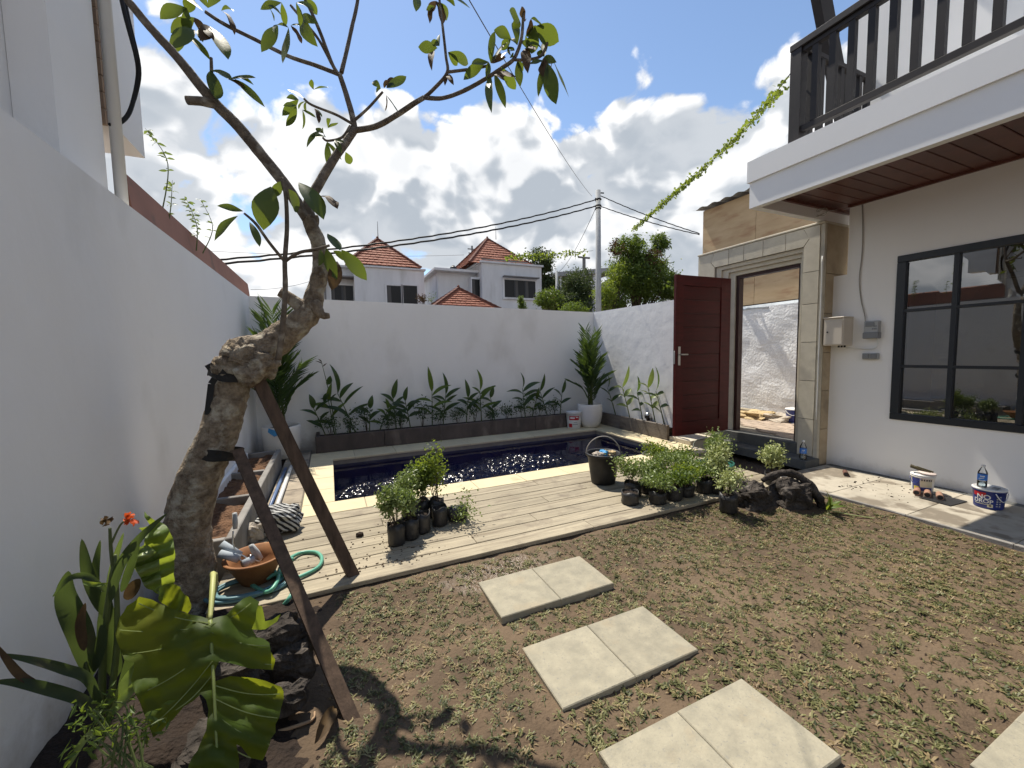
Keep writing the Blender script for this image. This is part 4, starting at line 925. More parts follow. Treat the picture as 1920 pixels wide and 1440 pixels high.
BR = [  # branch centre lines: (x, y, depth offset) and radii
 ([(578,410,0),(560,385,0),(530,340,-.03),(490,290,-.05),(440,230,-.08),(400,190,-.1),(330,105,-.12),(280,50,-.13),(235,-5,-.14),(190,-60,-.15),(150,-110,-.2)], [.055,.05,.046,.044,.042,.040,.032,.028,.026,.022,.018]),
 ([(402,195,-.1),(378,190,-.13),(350,188,-.16)], [.036,.032,.03]),
 ([(583,412,0),(578,385,.0),(592,355,.02),(625,300,.05),(650,265,.08),(665,243,.1)], [.052,.045,.040,.037,.034,.032]),
 ([(665,243,.1),(660,215,.12),(650,180,.14),(637,140,.16)], [.03,.026,.024,.022]),
 ([(637,140,.16),(590,122,.2),(540,105,.2),(480,75,.22),(420,45,.22),(385,22,.22)], [.019,.018,.017,.016,.015,.014]),
 ([(635,140,.16),(622,118,.15),(602,65,.12),(585,25,.1),(565,-15,.1),(550,-60,.1)], [.018,.016,.015,.014,.013,.01]),
 ([(622,120,.15),(598,75,.18),(570,40,.2),(545,10,.22)], [.014,.013,.012,.011]),
 ([(640,136,.16),(650,95,.2),(660,50,.24),(670,5,.26),(678,-60,.3)], [.02,.018,.017,.016,.014]),
 ([(667,244,.1),(705,237,.08),(745,215,.05),(775,195,.03),(795,183,0)], [.027,.025,.024,.022,.021]),
 ([(795,183,0),(812,168,.02),(838,137,.05),(836,105,.08),(830,50,.1),(824,0,.12),(820,-50,.14)], [.016,.015,.014,.012,.011,.010,.009]),
 ([(840,135,.05),(880,130,.05),(917,123,.05)], [.013,.012,.011]),
 ([(795,183,0),(830,184,-.05),(870,170,-.08),(910,148,-.12),(945,125,-.15),(965,108,-.18),(978,70,-.2),(981,20,-.2)], [.018,.017,.017,.016,.016,.015,.013,.010]),
 ([(960,112,-.17),(990,112,-.22),(1015,104,-.25),(1026,80,-.25)], [.011,.011,.011,.009]),
 ([(664,226,.11),(690,203,.1),(718,172,.08)], [.014,.012,.010]),
 ([(660,232,.1),(630,215,.05),(585,197,0),(570,185,0)], [.014,.012,.010,.009]),
 ([(657,236,.1),(642,257,.1),(615,264,.06),(605,258,.06)], [.014,.012,.010,.008]),
 ([(398,188,-.1),(397,150,-.12),(396,108,-.13)], [.013,.012,.010]),
 ([(522,675,-.13),(531,600,-.16),(535,540,-.16),(534,490,-.16),(538,430,-.16),(536,370,-.16),(528,333,-.16)], [.024,.021,.02,.019,.017,.015,.012]),
 ([(532,488,-.16),(505,455,-.2),(480,420,-.22),(458,400,-.22)], [.014,.012,.011,.009]),
 ([(535,490,-.16),(560,474,-.2),(595,467,-.24),(618,460,-.26)], [.014,.013,.012,.010]),
]
RB = lambda x: .1-(x-667)/360*.95             # the right limb reaches out towards the terrace side
for pts, rad in BR:
    pts = [(x, y, RB(x)) if x > 667 and pts[0][0] > 660 and pts[-1][0] > 690 else (x, y, dd) for x, y, dd in pts]
    m = MB(); m.tube([F(*p) for p in pts], [max(.0065, r_*.72) for r_ in rad], 10, .08, 14, 6); m.build('branch', BRANCH, fr, smooth=True)
LV = [ # leaves: base, tip, width px, dry?
 ((350,15),(300,36),28,0),((365,33),(320,62),26,0),((366,57),(317,93),28,0),((394,50),(428,112),34,0),((346,60),(394,113),20,0),((362,-5),(352,25),24,0),((415,20),(440,66),16,1),((372,55),(402,76),20,1),((380,20),(330,-20),24,0),((390,15),(420,-25),24,0),
 ((396,132),(406,187),36,0),((428,149),(480,146),18,0),((440,148),(497,201),16,0),
 ((521,48),(490,98),24,0),((541,52),(530,119),20,0),((528,5),(488,18),20,0),((503,10),(528,30),20,0),((565,38),(596,88),28,0),((545,48),(566,82),16,1),((555,5),(590,22),22,0),((570,-5),(595,28),20,0),((535,0),(515,-30),22,0),
 ((588,168),(617,164),16,0),((570,185),(537,168),14,0),((560,187),(529,217),18,0),((556,198),(536,237),16,0),((567,206),(567,243),14,0),((590,203),(598,232),12,1),((575,190),(560,205),14,0),
 ((605,243),(575,277),18,0),((612,258),(580,258),14,0),((613,266),(617,317),14,0),((615,240),(634,230),12,0),((628,262),(641,287),12,0),((648,285),(657,308),18,0),((606,250),(592,240),12,0),
 ((508,350),(494,432),52,0),((541,355),(558,398),38,0),((560,342),(607,412),44,0),((600,368),(633,392),30,1),((526,340),(512,370),20,0),
 ((456,396),(407,386),16,0),((446,405),(402,452),28,0),((468,416),(487,463),18,0),
 ((614,438),(638,470),26,0),((600,466),(597,499),18,0),((612,466),(632,525),26,0),((640,468),(688,526),32,0),((632,490),(622,545),30,1),((625,470),(655,490),18,0),
 ((725,165),(762,143),20,0),((714,166),(699,153),14,0),((724,178),(748,213),14,0),((720,165),(728,150),10,1),
 ((826,5),(838,38),20,0),((818,2),(830,47),22,1),((845,-8),(882,16),26,0),((783,-8),(780,22),18,0),((818,-5),(800,-40),24,0),((828,-8),(860,-45),24,0),((815,12),(806,45),14,1),
 ((820,90),(784,88),24,0),((822,84),(808,78),14,0),((824,86),(825,64),14,0),((840,98),(878,120),24,0),((816,95),(810,133),14,1),((838,142),(851,160),12,1),
 ((916,116),(884,120),18,0),((908,118),(869,150),22,0),((920,118),(928,58),26,0),((924,116),(951,80),22,0),((920,140),(922,212),18,0),((927,138),(948,203),18,0),((940,126),(967,168),22,0),
 ((975,40),(955,20),26,0),((985,40),(978,12),14,1),((996,35),(1019,48),30,0),((1003,50),(1048,78),40,0),((958,72),(926,56),26,0),((970,85),(962,42),18,0),((985,68),(1012,58),22,0),((990,82),(1016,92),20,0),((958,104),(954,74),18,0),((970,114),(976,162),18,0),((984,92),(990,138),22,1),((965,95),(940,108),18,0),((975,78),(995,98),20,0),
 ((1020,106),(1023,74),18,0),((1020,114),(1009,182),22,0),((1026,118),(1043,196),34,0),((1035,108),(1067,183),24,0),((1018,110),(1030,150),24,1),
 # above the frame
 ((150,-110),(170,-180),30,0),((150,-110),(120,-150),30,0),((820,-50),(790,-100),26,0),
]
dmap = lambda x, y: .25 if x < 470 and y < 115 else (RB(x) if x > 690 else (.1 if x > 560 and y < 330 else -.16))
for (a, b, w, dry) in LV:
    d0 = dmap(*a) if not (y_ := a[1]) is None else 0
    A = F(a[0], a[1], d0+rng.uniform(-.05,.05)); B = F(b[0], b[1], d0+rng.uniform(-.14,.10))
    dist = (A-EYE).dot(CF); W = w/FPX*dist*.84
    view = (A-EYE).normalized(); nrm = (-view*rng.uniform(.4,1) + Vector((rng.uniform(-.5,.5), rng.uniform(-.3,.3), rng.uniform(.2,.9))))
    m = MB(); m.leaf(A, B, W, nrm, sag=rng.uniform(-.02,.12), n=8, fold=rng.uniform(.1,.35), shape=1.15, base=.03, curl=.25 if dry else .06)
    o = m.build('leaf', LEAF_DRY if dry else LEAF_F, fr, smooth=True)
    if a[1] < 300 and rng.random() < .75:            # smaller leaves crowding the same shoot
        q = Matrix.Rotation(rng.uniform(.5,1.5)*rng.choice((-1,1)), 3, view) @ (B-A)*rng.uniform(.45,.75); m = MB(); m.leaf(A, A+q+Vector((0,rng.uniform(-.05,.05),-.01)), W*.7, nrm, sag=rng.uniform(0,.15), n=7, fold=.3, shape=1.1, base=.03, curl=.1); m.build('leaf', LEAF_DRY if rng.random() < .2 else LEAF_F, fr, smooth=True)

# rubber straps and stakes
def strap(label, pts, r, w):
    t = thing('tie_strap', label, 'strap', pts[0][0])
    for c, ax in pts:
        m = MB(); ax = Vector(ax).normalized(); e1 = ax.cross(Vector((0,1,0))).normalized(); e2 = ax.cross(e1)
        for k, off in enumerate((-.35, .0, .33)):
            P_ = [Vector(c)+ax*(off*w+.008*math.sin(i*.9+k))+ (e1*math.cos(i*math.pi/12)+e2*math.sin(i*math.pi/12))*(r+.004*math.sin(i*1.7+k*2)) for i in range(25)]
            for i in range(24):
                d = ax*(w*.30); m.add([P_[i]-d, P_[i+1]-d, P_[i+1]+d, P_[i]+d], [(0,1,2,3)])
        m.build('band', BLACKTAPE, t, smooth=True)
    return t
ax1 = F(440,700)-F(432,735)
s1 = strap('black rubber strap with loose ends below the burl', [(F(438,703), ax1)], .122, .05)
m = MB()
for (P4, w0) in (([(402,700),(395,690),(390,683)], .035), ([(405,706),(396,720),(393,745),(389,778)], .03)):
    for (p, q) in zip(P4[:-1], P4[1:]):
        A, B = F(*p, -.06), F(*q, -.06); s = (B-A).cross(Vector((.3,1,0))).normalized()*w0
        m.add([A-s*.6, B-s*.6, B+s*.6, A+s*.6], [(0,1,2,3)])
m.build('loose_end', BLACKTAPE, s1)
strap('black rubber strap round the lower trunk, at the short stake', [(F(412,847), F(420,820)-F(405,870))], .117, .045)
def stake(label, top, foot, w, h):
    t = thing('wooden_stake', label, 'stake', foot); m = MB(); m.obox(Vector(foot)-Vector((0,0,.03)), top, w, h, Vector((.3,-1,.1))); m.build('beam', STAKE, t)
    return t
stake('longer wooden stake leaning from the burl to the deck edge', F(478,700,-.02), atZ(676,1100,.0), .068, .055)
stake('shorter wooden stake leaning from the lower strap to the soil', F(446,846,-.16), atZ(666,1352,.0), .055, .045)

# ------------------------------------------------------------------ planters
pb = thing('back_planter', 'long low dark planter along the back wall', 'planter', (1.9, 6.7, ZD))
ends = [-.24, .74, 1.62, 2.52, 3.40, 4.06]
for a, b in zip(ends[:-1], ends[1:]): piece('planter_panel', pb, PLANTERDARK, ((a+b)/2, 6.535+rng.uniform(-.004,.004), ZD+.125), (b-a-.006, .05, .25), .006)
piece('planter_panel', pb, PLANTERDARK, (-.21, 6.78, ZD+.122), (.05, .43, .245), .006)
m = MB(); m.box(-.19, 4.5, 6.56, 6.998, ZD-.1, ZD+.19); m.build('soil', DARKSOIL, pb)
pr = thing('side_planter', 'low grey planter along the sunlit right wall', 'planter', (4.95, 5.5, ZD))
GREYPLANT = mat('grey_planter_block', (.20,.175,.15), (.14,.12,.105), 6, .85, .5, 30, .006, rand=.12, stretch=(1,1,4), c3=(.09,.075,.065), s3=4, t3=(.55,.72))
for a, b in ((6.44, 5.55), (5.55, 4.74)): piece('planter_panel', pr, GREYPLANT, (4.845, (a+b)/2, ZD+.12), (.045, a-b-.006, .24), .006)
m = MB(); m.box(4.868, XR-.003, 4.76, 6.55, ZD-.1, ZD+.185); m.build('soil', DARKSOIL, pr)
pl = thing('side_planter', 'grey concrete planter of brown peat along the left wall', 'planter', (-.87, 4.5, .0))
m = MB(); m.cbox(-.685, -.63, 3.15, 6.0, -.04, .315, .006); m.build('long_panel', CONCRETE, pl)
for y in (3.15, 4.10, 4.95, 5.92):
    m = MB(); m.cbox(XL+.003, -.687, y, y+.05, -.04, .31, .005); m.build('divider', CONCRETE, pl)
m = MB(); m.cbox(XL+.002, XL+.04, 3.205, 5.915, .0, .325, .004); m.build('wall_panel', WHITE, pl)
m = MB(); nx, ny = 12, 100
for j in range(ny+1):
    for i in range(nx+1):
        x = XL+.03+(-.68-XL-.03)*i/nx; y = 3.18+2.76*j/ny; m.v.append(Vector((x, y, .255+.035*mnoise.fractal(Vector((x*8,y*8,2)), .8, 2, 4))))
for j in range(ny):
    for i in range(nx): k = j*(nx+1)+i; m.f.append([k, k+1, k+nx+2, k+nx+1])
m.build('peat', COCO, pl, smooth=True)

# ------------------------------------------------------------------ plants in the planters
def strap_plant(label, base, h, n, lean, group, mt=LEAF_DARK, L=.36, W=.078, seed=0, tall=False):
    r = random.Random(seed); t = thing('ginger_plant', label, 'plant', base, group); b = Vector(base)
    top = b + Vector((lean[0], lean[1], h*.72)); P_, _ = catmull([b, b.lerp(top,.5)+Vector((0,0,.02)), top], [1]*3, 6)
    m = MB(); m.tube(P_, [.011-.0005*i for i in range(len(P_))], 6); m.build('stem', STEM, t, smooth=True)
    for i in range(n):
        u = .35+.65*i/max(1, n-1); p = P_[min(len(P_)-1, int(u*(len(P_)-1)))]
        side = 1 if i % 2 else -1; az = (0 if side > 0 else math.pi)+r.uniform(-.7,.7); el = r.uniform(.25,.85) if i < n-1 else 1.35
        l = L*r.uniform(.75,1.15)*(h/.75); d = Vector((math.cos(az)*math.cos(el), math.sin(az)*math.cos(el)*.45-.15, math.sin(el)))
        tip = p + d*l + Vector((0,0,-.10*l*(1.4-el)))
        tip.y = min(tip.y, (YB-.03)); 
        if tip.x > XR-.03: tip.x = XR-.03
        m = MB(); m.leaf(p, tip, W*r.uniform(.75,1.15), Vector((-d.x*.4+r.uniform(-.3,.3), -.8, 1)), sag=r.uniform(.06,.16), n=7, fold=.3, shape=.85, base=.1); m.build('leaf', mt, t, smooth=True)
    return t
GB = 'strap-leaved plants in the back planter'
BASES = [(612,822,.75,4,-.12),(668,818,.95,5,-.18),(628,818,1.05,4,-.05),(693,812,.70,4,.02),(712,806,.55,4,.12),(745,803,.85,6,-.02),(770,800,.92,6,-.05),(812,797,.88,5,.02),(834,795,.95,6,.06),(874,790,.72,5,.05),(905,785,.95,5,.0),(932,782,.82,4,-.04),(985,775,.85,6,-.02),(1000,773,.62,4,.1),(1032,768,.75,4,-.1),(1050,766,.72,4,.06)]
BASES.sort()
for i, (x, y, h, n, ln) in enumerate(BASES):
    q = at(x, y, 6.72); strap_plant(f'{ORD[i]} strap-leaved plant from the left in the back planter', (q.x, 6.72+.06*(i % 3), ZD+.19), h*(.84,.72,.95,.78,.9)[i % 5], n+(1,0,2,0)[i % 4], (ln*1.3, .05), GB, (LEAF_DARK, LEAF_BUSH, LEAF_DARK)[i % 3], seed=i+3)
GR = 'strap-leaved plants in the right planter'
for i, (y, h, n, lx) in enumerate(((6.15,.75,5,-.12),(5.75,.80,6,-.10),(5.42,.72,5,-.05),(5.12,.85,6,-.08),(4.92,.8,5,-.1))):
    strap_plant(f'{ORD[i]} strap-leaved plant from the corner in the right planter', (4.95, y, ZD+.185), h, n, (lx, .1), GR, LEAF_SAP if i in (1,3) else LEAF_DARK, seed=40+i)
m0 = thing('canna_stalk', 'tall dead flower stalk at the left end of the back planter', 'plant', (at(628,815,6.75).x+.02, 6.80, ZD+.19))
m = MB(); b = WPOS[m0.name]; m.tube([b, b+Vector((-.06,0,.6)), b+Vector((-.16,0,1.18))], [.008,.007,.003], 5, smooth=4); m.build('stem', STEM, m0)
for (z, dx, l) in ((1.12,-.14,-.10),(1.08,-.14,.06),(1.15,-.15,-.05)): 
    m = MB(); p = b+Vector((dx,0,z)); m.leaf(p, p+Vector((l,0,.05)), .02); m.build('bract', LEAF_DRY, m0)
for (z, dx, l) in ((.80,-.10,.10),(.68,-.08,-.11),(.52,-.05,.14)):
    m = MB(); p = b+Vector((dx,0,z)); m.leaf(p, p+Vector((l*.6,-.03,.14 if l > 0 else -.16)), .09, n=7); m.build('leaf', LEAF_DARK, m0, smooth=True)
def ferny(label, base, h, w, mt, group, name='ferny_shrub', dens=1., ls=.03):
    t = thing(name, label, 'shrub', base, group); b = Vector(base); m = MB(); tips = []
    for k in range(5):
        a = rng.uniform(0,6.28); tp = b + Vector((math.cos(a)*w*.55*rng.random(), math.sin(a)*w*.4*rng.random(), h*rng.uniform(.55,.95))); m.tube([b, b.lerp(tp,.5)+Vector((rng.gauss(0,.01),0,0)), tp], [.004,.003,.0015], 4); tips.append(tp)
    m.build('stem', TWIG, t); m = MB()
    for tp in tips:
        for q in range(int(26*dens)): leaf_quad(m, tp+Vector((rng.gauss(0,w*.22), rng.gauss(0,w*.2), rng.gauss(-.02,h*.14))), ls*rng.uniform(.7,1.4), .45)
    m.build('foliage', mt, t); return t
for i, x in enumerate((620,655,688,728,752,792,826,858,890,922,950,978,1012,1040)):
    q = at(x, 800, 6.64); ferny(f'{ORD[i]} small ferny shrub from the left at the front of the back planter', (q.x, 6.64, ZD+.19), .30+.06*(i % 3), .22, LEAF_DARK, 'ferny shrubs in the back planter', dens=2., ls=.036)

# ------------------------------------------------------------------ palms in white pots
def palm(label, base, h, n, seed, spread=1.):
    r = random.Random(seed); t = thing('potted_palm', label, 'palm', base); b = Vector(base)
    m = MB()
    for k in range(4): m.tube([b+Vector((r.gauss(0,.03),r.gauss(0,.03),0)), b+Vector((r.gauss(0,.04),r.gauss(0,.04),h*.45))], [.018,.01], 6)
    m.build('stem', STEM, t, smooth=True)
    for k in range(n):
        az = k*2.4+r.uniform(-.3,.3); u = k/n; z0 = h*(.02+.42*u); l = h*(.34+.20*u)*r.uniform(.85,1.1); out = spread*(.34-.22*u)*h*r.uniform(.6,1.2)
        p0 = b+Vector((r.gauss(0,.02),r.gauss(0,.02),z0)); p1 = p0+Vector((math.cos(az)*out*.35, math.sin(az)*out*.35, l*.6)); p2 = p0+Vector((math.cos(az)*out, math.sin(az)*out, l*.95))
        for p in (p1, p2): p.y = min(p.y, YB-.02); p.x = max(min(p.x, XR-.02), XL+.02)
        P_, _ = catmull([p0,p1,p2], [1]*3, 9); m = MB(); m.tube(P_, [.005-.00022*i for i in range(len(P_))], 4)
        for i in range(3, len(P_)-1):
            d = (P_[i+1]-P_[i-1]).normalized(); sd = d.cross(Vector((math.cos(az), math.sin(az), .3))).normalized()
            for s in (-1, 1):
                ll = h*.17*(1-.5*abs(i/len(P_)-.5))*r.uniform(.8,1.15); tip = P_[i]+(d*.8+sd*s*r.uniform(.35,.75)+Vector((0,0,-.12))).normalized()*ll; tip.y = min(tip.y, YB-.015); tip.x = max(min(tip.x, XR-.015), XL+.015)
                m.leaf(P_[i], tip, .019, Vector((math.cos(az), math.sin(az), .6)), sag=.05, n=3, fold=.35, shape=.7, base=.3)
        m.build('frond', LEAF_PALM, t)
    return t
wp = Vector((4.50, 6.36, ZD))
def pot(label, base, r, h, mt=WHITEPOT, soil=DARKSOIL):
    t = thing('white_pot', label, 'pot', base); m = MB()
    m.lathe([(r*.62,0),(r*.70,.01),(r*.88,h*.22),(r*.97,h*.5),(r,h*.8),(r*.985,h*.97),(r*.96,h),(r*.88,h),(r*.88,h*.9),(r*.3,h*.88)], base, 36); m.build('body', mt, t, smooth=True)
    m = MB(); m.lathe([(r*.87,h*.9),(r*.4,h*.93),(.01,h*.94)], base, 24, close=False); m.build('potting_soil', soil, t); return t
pot('white glazed pot in the back right corner by the pool', wp, .235, .44)
palm('upright palm in the white pot in the back right corner', wp+Vector((0,0,.39)), 1.5, 26, 5, .62)
wl = Vector((-.66, 6.52, ZD))
pot('white glazed pot in the back left corner, draped with blue plastic', wl, .25, .46)
palm('dark palm in the white pot in the back left corner', wl+Vector((0,0,.43)), 1.85, 26, 11, .58)
m = MB(); m.box(.2,.3,.2,.3,.2,.3); m = MB()
pts = [wl+Vector((math.cos(a)*.263*k, math.sin(a)*.263*k, z)) for (a,k,z) in ((-2.1,.98,.465),(-1.8,1.03,.44),(-1.5,1.03,.44),(-1.1,1.0,.465))]
lo = [p+Vector((.01*(i-1), -.012, -(.05,.09,.05,.34)[i])) for i, p in enumerate(pts)]
m.add(pts+lo, [(0,1,5,4),(1,2,6,5),(2,3,7,6)]); tag(m.build('plastic_sheet', TARP), 'blue plastic strip hanging on the rim of the left white pot', 'plastic')

# ------------------------------------------------------------------ nursery saplings in black bags
def sapling(label, base, h, w, group, lean=(0,0), mt=LEAF_SAP, bag=(.062,.15), fallen=0, dens=1., seed=1, foliage=True):
    r = random.Random(seed); t = thing('bagged_sapling', label, 'sapling', base, group); b = Vector(base)
    R, Hh = bag; m = MB(); seg = 18; prof = [(R*.9,0),(R*1.02,Hh*.12),(R*.96,Hh*.4),(R*1.03,Hh*.7),(R*.98,Hh),(R*.92,Hh*.99),(R*.9,Hh*.86)]
    k = len(m.v)
    for (rr, z) in prof:
        for j in range(seg):
            a = 2*math.pi*j/seg; q = rr*(1+.07*mnoise.noise(Vector((math.cos(a)*2+seed, math.sin(a)*2, z*18)))); m.v.append(b+Vector((q*math.cos(a), q*math.sin(a), z+(.012*math.sin(a*3+seed) if z > Hh*.95 else 0))))
    for i in range(len(prof)-1):
        for j in range(seg): m.f.append([i*seg+j, i*seg+(j+1) % seg, (i+1)*seg+(j+1) % seg, (i+1)*seg+j])
    m.f.append(list(range(seg))[::-1]); m.build('grow_bag', POLYBAG, t, smooth=True)
    m = MB(); m.lathe([(R*.92,Hh*.86),(R*.5,Hh*.9),(.004,Hh*.92)], b, 14, close=False); m.build('soil', DARKSOIL, t)
    if not foliage: return t
    m = MB(); tips = []; s0 = b+Vector((0,0,Hh*.85))
    for k in range(9):
        a = r.uniform(0,6.28); rr = w*math.sqrt(r.random()); tp = s0+Vector((math.cos(a)*rr*.8+lean[0], math.sin(a)*rr*.8+lean[1], h*r.uniform(.6,1.))); P_ = [s0+Vector((r.gauss(0,.012),r.gauss(0,.012),0)), s0.lerp(tp,.5)+Vector((r.gauss(0,.012),r.gauss(0,.012),0)), tp]
        m.tube(P_, [.0032,.0026,.0014], 4, smooth=3); tips.append(tp)
        for q in range(2): c = s0.lerp(tp, r.uniform(.45,.8)); e = c+Vector((r.gauss(0,w*.35), r.gauss(0,w*.35), .05)); m.tube([c, e], [.002,.001], 4); tips.append(e)
    m.build('stem', TWIG, t); m = MB()
    for tp in tips:
        for q in range(int(40*dens)): leaf_quad(m, tp+Vector((r.gauss(0,w*.30), r.gauss(0,w*.30), r.gauss(-.01,h*.12))), .029*r.uniform(.7,1.4), .5)
    m.build('foliage', mt, t); return t
G1 = 'bagged saplings on the deck left of centre'
for i, (lab, x, y, h, w, ln, fo) in enumerate((
    ('bagged sapling nearest the front of the left deck group', .40, 3.05, .36, .10, (-.03,0), True), ('second bagged sapling of the left deck group, short one', .515, 3.10, .30, .08, (-.03,.03), True),
    ('bare grow bag third in the left deck group', .62, 3.17, .1, .05, (0,0), False), ('tall bagged sapling at the back of the left deck group', .80, 3.42, .46, .13, (-.05,.02), True),
    ('bagged sapling in the middle of the left deck group', .55, 3.34, .42, .12, (-.03,0), True), ('grow bag leaning behind the left deck group', .68, 3.46, .36, .11, (-.02,0), True),
    ('bare grow bag at the right of the left deck group', .78, 3.24, .1, .05, (0,0), False))):
    sapling(lab, (x, y, ZD), h*(.82,.7,.8,.98,.72,.85,.8)[i], w*.8, G1, ln, (LEAF_SAP, LEAF_SAP, LEAF_SAP, LEAF_BRIGHT, LEAF_SAP, LEAF_BUSH, LEAF_SAP)[i], seed=100+i, foliage=fo, dens=1.1, bag=(.064,.16))
t = thing('bagged_sapling', 'toppled leafy sapling lying at the right of the left deck group', 'sapling', (.95, 3.20, ZD), G1); m = MB()
for q in range(240): leaf_quad(m, Vector((.97+rng.gauss(0,.055), 3.17+rng.gauss(0,.07), ZD+.05+abs(rng.gauss(0,.10)))), .03*rng.uniform(.7,1.3), .5)
m.build('foliage', LEAF_SAP, t); m = MB(); m.lathe([(.06,0),(.064,.06),(.06,.15),(.05,.155)], (.86,3.26,ZD+.065), 16, Matrix.Rotation(math.pi/2, 3, 'Y')); m.build('grow_bag', POLYBAG, t, smooth=True)
G2 = 'bagged saplings crowded on the right end of the deck'
S2 = [('empty black bag at the left front of the crowded deck group', 2.42, 2.90, 0, .05, (0,0), False), ('sapling behind the empty bag at the left end of the crowded group', 2.58, 3.05, .42, .12, (-.05,.05), True),
      ('sapling at the front left of the crowded deck group', 2.66, 2.80, .34, .11, (-.02,0), True), ('sapling second along the front of the crowded deck group', 2.86, 2.80, .34, .12, (0,0), True),
      ('sapling third along the front of the crowded deck group', 3.04, 2.82, .36, .12, (0,0), True), ('sapling at the front right of the crowded deck group', 3.28, 2.80, .30, .11, (.02,.02), True),
      ('sapling in the left middle of the crowded deck group', 2.78, 3.06, .42, .13, (-.02,0), True), ('sapling in the centre of the crowded deck group', 3.00, 3.08, .42, .13, (0,0), True),
      ('sapling in the right middle of the crowded deck group', 3.24, 3.06, .42, .13, (.02,0), True), ('yellow-green sapling at the back of the crowded deck group', 3.18, 3.32, .46, .11, (0,.03), True),
      ('dark sapling at the back right of the crowded deck group', 3.46, 3.26, .42, .11, (0,.02), True), ('sapling standing apart at the right end of the deck', 3.86, 3.10, .50, .10, (0,.04), True)]
for i, (lab, x, y, h, w, ln, fo) in enumerate(S2):
    sapling(lab, (x+.08, y, ZD), h*(.5,.62,.48,.45,.56,.42,.5,.6,.48,.62,.54,.66)[i], w*(1.2,1.1,1.3,1.2,1.1,1.3,1.2,1.1)[i % 8], G2, ln, LEAF_BRIGHT if i in (4,9) else (LEAF_BUSH if i in (3,10) else LEAF_SAP), seed=140+i, foliage=fo, dens=(.9,.7,1.2)[i % 3], bag=(.08,.115+.02*(i % 2)))
sapling('cream-leaved sapling in a torn black bag on the grass', (3.20, 2.42, soil_h(3.2,2.42)), .26, .11, 'bagged saplings by the rock', (0,0), LEAF_CREAM, seed=170, bag=(.075,.17), dens=.7)
sapling('yellowish sapling at the corner of the deck beside the rock', (3.45, 2.74, ZD), .34, .10, 'bagged saplings by the rock', (0,0), LEAF_CREAM, seed=171, bag=(.075,.14), dens=1.0)
sapling('cream-leaved sapling behind the dark rock', (4.18, 2.66, ZD), .28, .11, 'bagged saplings by the rock', (.02,0), LEAF_CREAM, seed=172, bag=(.07,.12), dens=1.3)

# ------------------------------------------------------------------ dark rock pair on the lawn
def rock(name, label, c, rad, seed, mt=ROCK, n1=22, n2=30, amp=.38, cat='rock'):
    m = MB(); c = Vector(c)
    for i in range(n1+1):
        for j in range(n2):
            th = math.pi*i/n1; ph = 2*math.pi*j/n2; v = Vector((math.sin(th)*math.cos(ph), math.sin(th)*math.sin(ph), math.cos(th)))
            sq = 1/max(abs(v.x),abs(v.y),abs(v.z))**.55
            d = 1+amp*mnoise.fractal(v*1.6+Vector((seed,0,0)), .9, 2.1, 5)
            m.v.append(c+Vector((v.x*rad[0], v.y*rad[1], v.z*rad[2]))*d*sq)
    for i in range(n1):
        for j in range(n2): m.f.append([i*n2+j, (i+1)*n2+j, (i+1)*n2+(j+1) % n2, i*n2+(j+1) % n2])
    return tag(m.build(name, mt, loc=(c.x,c.y,c.z-rad[2])), label, cat)
rock('volcanic_rock', 'left half of the dark volcanic rock pair on the lawn', (3.52, 2.42, .10), (.165,.13,.145), 3)
rock('volcanic_rock', 'right half of the dark volcanic rock pair on the lawn', (3.86, 2.30, .11), (.20,.14,.16), 8)
m = MB(); m.tube([(3.66,2.42,.27),(3.82,2.36,.335),(3.98,2.28,.30),(4.06,2.18,.16),(4.08,2.12,.03)], [.022,.030,.036,.042,.032], 14, .4, 14, 6)
tag(m.build('driftwood', ROCK, smooth=True), 'dark weathered wood arching over the right rock', 'driftwood')
br = thing('bromeliad', 'small yellow-green bromeliad wedged by the dark rock', 'plant', (4.02, 2.06, .04)); b = Vector((4.02,2.06,.05))
for (dx, dy, dz) in ((-.10,-.02,.22),(-.05,.0,.16),(.10,.02,.10),(.17,-.03,.06),(.05,-.08,.10),(-.02,-.1,.08),(.12,-.09,.04)):
    m = MB(); m.leaf(b, b+Vector((dx,dy,dz)), .035, Vector((-dx,-.5-dy,1)), sag=.12, n=6, shape=.6, base=.4); m.build('leaf', LEAF_BRIGHT, br, smooth=True)
m = MB(); m.tube([b, (4.12,1.92,.035), (4.22,1.80,.03)], .006, 5); m.build('runner', LEAF_CREAM, br)

